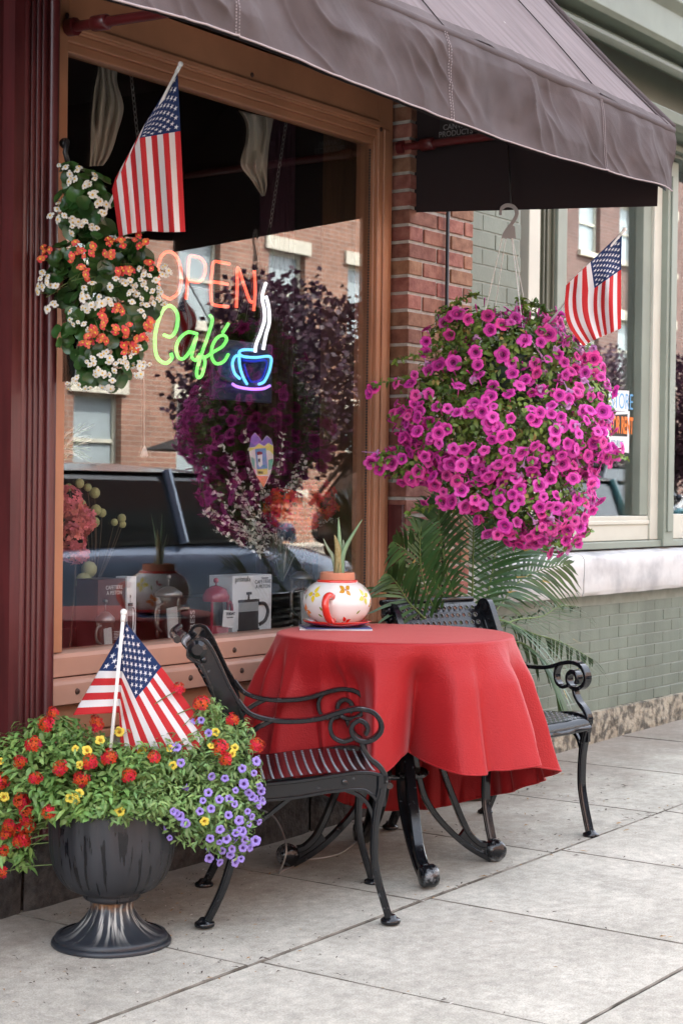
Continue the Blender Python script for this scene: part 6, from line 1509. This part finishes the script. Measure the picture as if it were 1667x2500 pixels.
# white blossom twigs
t = thing('blossom_twigs', onY(640, 1300, 4.2), 'spray of thin twigs covered in white blossom behind the paper heart', 'flowers'); tw = MB(); bl = MB(); r = random.Random(4)
root0 = onY(665, 1370, 4.06)
for (x, y) in ((545, 1085), (600, 1060), (560, 1120), (640, 1090), (690, 1062), (735, 1115), (745, 1135), (520, 1190), (515, 1240), (530, 1295), (580, 1230), (720, 1160), (560, 1180), (680, 1130), (610, 1150), (735, 1230), (500, 1250), (590, 1290), (640, 1180), (820, 1265), (700, 1190), (575, 1160)):
    e = onY(x, y, 3.99 + r.uniform(-.05, .08)); m = root0.lerp(e, .5) + Vector((r.uniform(-.02, .02), 0, r.uniform(.0, .04))); q = crv([root0, m, e], 10); tw.tube(q, .0016, 4, cap=False)
    for p in q[5:]:
        for _ in range(2):
            v_ = Vector((r.gauss(0, 1), r.gauss(0, 1), r.gauss(0, 1))).normalized(); leaf_into(bl, p, v_, r.uniform(.014, .024), r.uniform(.010, .015), r)
tw.build('twigs', M_brownstem, t); bl.build('blossoms', mat('soft_white_blossom', (.74,.76,.70), .7), t, smooth=True)
c = onY(690, 1345, 4.1)
t = thing('striped_grass', c, 'arching striped grass leaves low behind the flowered pot', 'plant'); mb = MB()
for i in range(26):
    a = r.uniform(-1.3, 1.5); e = c + Vector((sin(a)*r.uniform(.12, .3), r.uniform(-.12, .05), r.uniform(-.04, .09))); b = c + Vector((0, 0, -.12)); m = b.lerp(e, .5) + Vector((0, 0, .10)); q = crv([b, m, e], 6)
    for j in range(len(q)-1): s = Vector((0, 0, 1)).cross(q[j+1]-q[j]).normalized(); w = .005*(1 - (j/len(q))**2); mb.add([q[j]-s*w, q[j]+s*w, q[j+1]+s*w*.9, q[j+1]-s*w*.9], [(0, 1, 2, 3)], i % 3 == 0)
mb.build('leaves', [mat('grey_green_blade', (.10,.14,.08), .5), mat('white_blade', (.55,.58,.48), .5)], t)
# green bud stems and tall grass heads at the far left
t = thing('bud_stems', onY(215, 1270, 4.08), 'stems of round yellow green buds beside the pink hydrangea', 'flowers'); mb = MB(); bs_ = MB()
for x, y, R in ((195, 1180, 13), (232, 1203, 15), (215, 1190, 11), (235, 1245, 15), (250, 1252, 12), (232, 1275, 14), (280, 1275, 10), (298, 1265, 12), (300, 1280, 10), (205, 1420, 24), (218, 1390, 22), (200, 1230, 12), (168, 1190, 11)):
    p = onY(x, y, 4.07); mb.ball(p, R/790, 8, sc=(1, 1, 1.05)); bs_.tube(crv([p, p.lerp(onY(225, 1450, 4.1), .5) + Vector((.01, 0, 0)), onY(225, 1450, 4.1)], 4), .0016, 4)
mb.build('buds', mat('pale_green_bud', (.42,.44,.20), .8, bmp=1, bscale=150), t, smooth=True); bs_.build('stems', M_brownstem, t)
t = thing('feather_grass', onY(160, 1110, 3.95), 'feathery pale grass heads high at the left edge of the window', 'plant'); mb = MB()
for i in range(34):
    y = r.uniform(1030, 1130); e = onY(r.uniform(175, 232), y, 3.95 + r.uniform(-.05, .05)); b = onY(140, 1110 + r.uniform(-25, 30), 3.98); q = crv([b, b.lerp(e, .5) + Vector((0, 0, .015)), e], 5); mb.tube(q, [.0035 - .0027*abs(2*k/(len(q)-1) - 1) for k in range(len(q))], 4, i % 3 == 0)
mb.build('blades', [mat('sage_blade', (.22,.28,.14), .6), MATS['soft_white_blossom']], t, smooth=True)
# ------------------------------------------------------------------ flags
def flag(name, label, stick, fn, loc, nu=70, nv=44, srad=.0042):
    t = thing(name, loc, label, 'flag'); mb = MB(); a, b = stick; mb.tube([a, b], srad, 10); mb.build('stick', M_white, t, smooth=True)
    mb = MB(); d = (b - a).normalized(); mb.ball(b + d*.006, srad*1.9, 12); mb.tube([b - d*.02, b], srad*1.35, 10); mb.build('finial', M_white, t, smooth=True)
    mb = MB(); mb.grid(nu, nv, fn, uv=True); mb.build('flag_cloth', M_flag, t, smooth=True, solid=.0006); return t
def lerp2(a, b, t): return (a[0] + (b[0]-a[0])*t, a[1] + (b[1]-a[1])*t)
def poly(P, t):
    """piecewise linear through (t, (x, y)) knots"""
    for (t0, a), (t1, b) in zip(P, P[1:]):
        if t <= t1: return lerp2(a, b, (t - t0)/(t1 - t0))
    return P[-1][1]
# flag in the pouch: droops straight down from its tip
H1 = [(0, (434, 172)), (.54, (356, 300)), (1, (282, 436))]; C1 = [(0, (441, 320)), (.54, (341, 337)), (1, (274, 462))]; E1 = [(0, (453, 566)), (.3, (402, 567)), (.54, (358, 564)), (.8, (318, 570)), (1, (291, 578))]
def f1_(u, v):
    h, c, e = poly(H1, v), poly(C1, v), poly(E1, v)
    x, y = lerp2(h, c, u/.4) if u < .4 else lerp2(c, e, (u-.4)/.6)
    D = 4.93 - .10*(1 - v) + .012*sin(v*19 + u*1.5)*min(1, u*1.8) + .01*sin(v*7 + 1 + u*3)
    return atD(x, y, D)
flag('small_flag', 'small American flag hanging down over the cafe window beside the begonias', (atD(236, 560, 5.0), atD(439, 161, 4.82)), f1_, atD(300, 500, 4.95))
# flag in the urn: folded round its stick
Dq = DU - .05
T = (315, 1512)
def f2_(u, v):
    uf = .285*v
    hoist = lerp2(T, (179, 1746), v); fold_ = lerp2((308, 1520), (291, 1740), v)
    if u <= uf + 1e-6:
        k = u/uf if uf > 1e-6 else 1; x, y = lerp2(hoist, fold_, k); D = Dq + .01 - .02*sin(pi*k) + .010*sin(v*9)*(1-k)
    else:
        k = (u - uf)/(1 - uf); e = poly([(0, (515, 1800)), (.30, (468, 1842)), (1, (300, 1930))], v); x, y = lerp2(fold_, e, k)
        dy = 1 - (1-k)**2
        D = Dq + .055*min(1, k*6) - .035*k + .012*sin(v*8 + k*2)*k
        if v < .02: x, y = x + 4*sin(pi*k), y - 4*sin(pi*k)
    return atD(x, y, D)
flag('small_flag', 'small American flag folded round its white stick among the flowers of the urn', (atD(266, 1880, Dq - .02), atD(302, 1500, Dq - .03)), f2_, atD(280, 1850, Dq), nu=110, nv=60, srad=.0050)
# flag in the hanging basket
H3 = [(0, (1517, 566)), (.54, (1440, 640)), (1, (1381, 697))]; C3 = [(0, (1515, 658)), (.54, (1450, 704)), (.75, (1408, 720)), (1, (1377, 742))]; E3 = [(0, (1515, 802)), (.3, (1482, 816)), (.54, (1462, 824)), (.8, (1438, 836)), (1, (1423, 845))]
def f3_(u, v):
    h, c, e = poly(H3, v), poly(C3, v), poly(E3, v)
    x, y = lerp2(h, c, u/.4) if u < .4 else lerp2(c, e, (u-.4)/.6)
    if u > .4: x -= 14*sin(pi*(u-.4)/.6)*v
    D = 6.10 + .02*sin(v*15 + u*2)*min(1, u*1.8) + .016*sin(v*7 + u*6) + .04*(1-v)*0
    return atD(x, y, D)
flag('small_flag', 'small American flag leaning out of the petunias in front of the next shop', (atD(1330, 800, 6.22), atD(1521, 563, 6.10)), f3_, atD(1400, 800, 6.2))
# ------------------------------------------------------------------ loose cable and litter on the pavement
def ong(px, py, h=.004):
    r = ray(px, py); k = (h - GS*4.1 - CH)/(r.z - GS*r.x); return CAM + r*k
z2 = lambda x, y: (400 + x*.3827, 1450 + y*.3827)
a = ong(*z2(740, 1780)); mb = MB()
c0 = onY(*z2(600, 1370), 3.60); 
pts = [c0, onY(*z2(700, 1420), 3.50), onY(*z2(765, 1540), 3.38), onY(*z2(780, 1650), 3.30), a, a + Vector((.02, .01, 0)), ong(*z2(900, 1700)), ong(*z2(1030, 1680)), ong(*z2(1150, 1640)), ong(*z2(1290, 1520))]
mb.tube(crv(pts, 8), .0032, 6); tag(mb.build('loose_cable', mat('grey_cable', (.30,.29,.28), .6), None, smooth=True), 'thin grey cable looping down to the pavement under the front armchair', 'cable')
r = random.Random(12); mb = MB()
for i in range(620):
    k = r.random()
    if k < .30: x, y = r.uniform(3.5, 4.7), 3.62 - abs(r.gauss(0, .22))
    elif k < .55: x, y = r.uniform(5.1, 6.6), r.uniform(2.7, 3.5)
    elif k < .85: x, y = r.uniform(2.9, 3.9), r.uniform(2.6, 3.4)
    else: x, y = r.uniform(3, 7), r.uniform(1.8, 3.6)
    if i > 430:      # grit gathers in the joints
        if i % 2: x, y = r.uniform(2.6, 7.5), 2.805 + r.gauss(0, .012)
        else: x, y = 3.555 + .835*r.randrange(0, 4) + r.gauss(0, .012), r.uniform(2.0, 3.6)
    s = r.uniform(.003, .010) if k > .30 and k < .55 else r.uniform(.002, .0055); a = r.uniform(0, 6.3); p = Vector((x, y, gz(x) + .005)); e = Vector((cos(a), sin(a), 0)); f = Vector((-sin(a), cos(a), 0)); w = s*r.uniform(.25, .6)
    mb.add([p - e*s*1.6, p - f*w + Vector((0, 0, .002)), p + e*s*1.6 + Vector((0, 0, r.uniform(0, .004))), p + f*w + Vector((0, 0, .003)), p + Vector((0, 0, .004))], [(0, 1, 4), (1, 2, 4), (2, 3, 4), (3, 0, 4)], r.choice((0, 0, 0, 1, 2)))
o = mb.build('leaf_litter', [mat('dark_litter', (.045,.025,.018), .9), mat('ochre_litter', (.30,.17,.06), .9), mat('pale_litter', (.5,.47,.42), .9)]); tag(o, 'scattered bits of dry leaf and petal on the pavement', 'litter', kind='stuff')
# ------------------------------------------------------------------ light, sky, camera
EL, AZ = radians(52), radians(62)        # the sun stands behind the shops and lights the far side of the street
w = bpy.data.worlds.new('World'); SC.world = w; w.use_nodes = True; nt = w.node_tree; bg_ = nt.nodes['Background']
sky = nt.nodes.new('ShaderNodeTexSky'); sky.sky_type = 'NISHITA'; sky.sun_disc = False; sky.sun_elevation = EL; sky.dust_density = 2.5; sky.air_density = 1.0; sky.ozone_density = 1.0
sd = Vector((cos(EL)*cos(AZ), cos(EL)*sin(AZ), sin(EL)))      # towards the sun
sky.sun_rotation = math.atan2(sd.x, sd.y)
hs = nt.nodes.new('ShaderNodeHueSaturation'); hs.inputs['Saturation'].default_value = .38; nt.links.new(sky.outputs[0], hs.inputs['Color']); nt.links.new(hs.outputs[0], bg_.inputs[0]); bg_.inputs[1].default_value = .15
sl = bpy.data.lights.new('sun', 'SUN'); sl.energy = 2.0; sl.angle = radians(.5); sl.color = (1, .95, .87); so = bpy.data.objects.new('sun', sl); COL.objects.link(so); so.rotation_euler = sd.to_track_quat('Z', 'Y').to_euler()
cd = bpy.data.cameras.new('camera'); co = bpy.data.objects.new('camera', cd); COL.objects.link(co); SC.camera = co
cd.sensor_fit = 'VERTICAL'; cd.sensor_height = 36; cd.lens = F/2500*36; cd.dof.use_dof = True; cd.dof.focus_distance = 5.6; cd.dof.aperture_fstop = 8; cd.clip_start = .05; cd.clip_end = 2000
fw = DV*cos(PITCH) - UV_*sin(PITCH); up0 = UV_*cos(PITCH) + DV*sin(PITCH)
rx = RV*cos(ROLL) + up0*sin(ROLL); uy = -RV*sin(ROLL) + up0*cos(ROLL); bz = -fw
co.matrix_world = Matrix(((rx.x, uy.x, bz.x, 0), (rx.y, uy.y, bz.y, 0), (rx.z, uy.z, bz.z, CH), (0, 0, 0, 1)))
SC.view_settings.view_transform = 'Standard'; SC.view_settings.look = 'None'; SC.view_settings.gamma = 1; SC.view_settings.exposure = 3.2
SC.render.engine = 'CYCLES'; SC.cycles.use_denoising = True; SC.cycles.max_bounces = 8; SC.cycles.diffuse_bounces = 2; SC.cycles.transparent_max_bounces = 16; SC.cycles.glossy_bounces = 4; SC.cycles.sample_clamp_indirect = 8
SC.cycles.caustics_reflective = False; SC.cycles.caustics_refractive = False
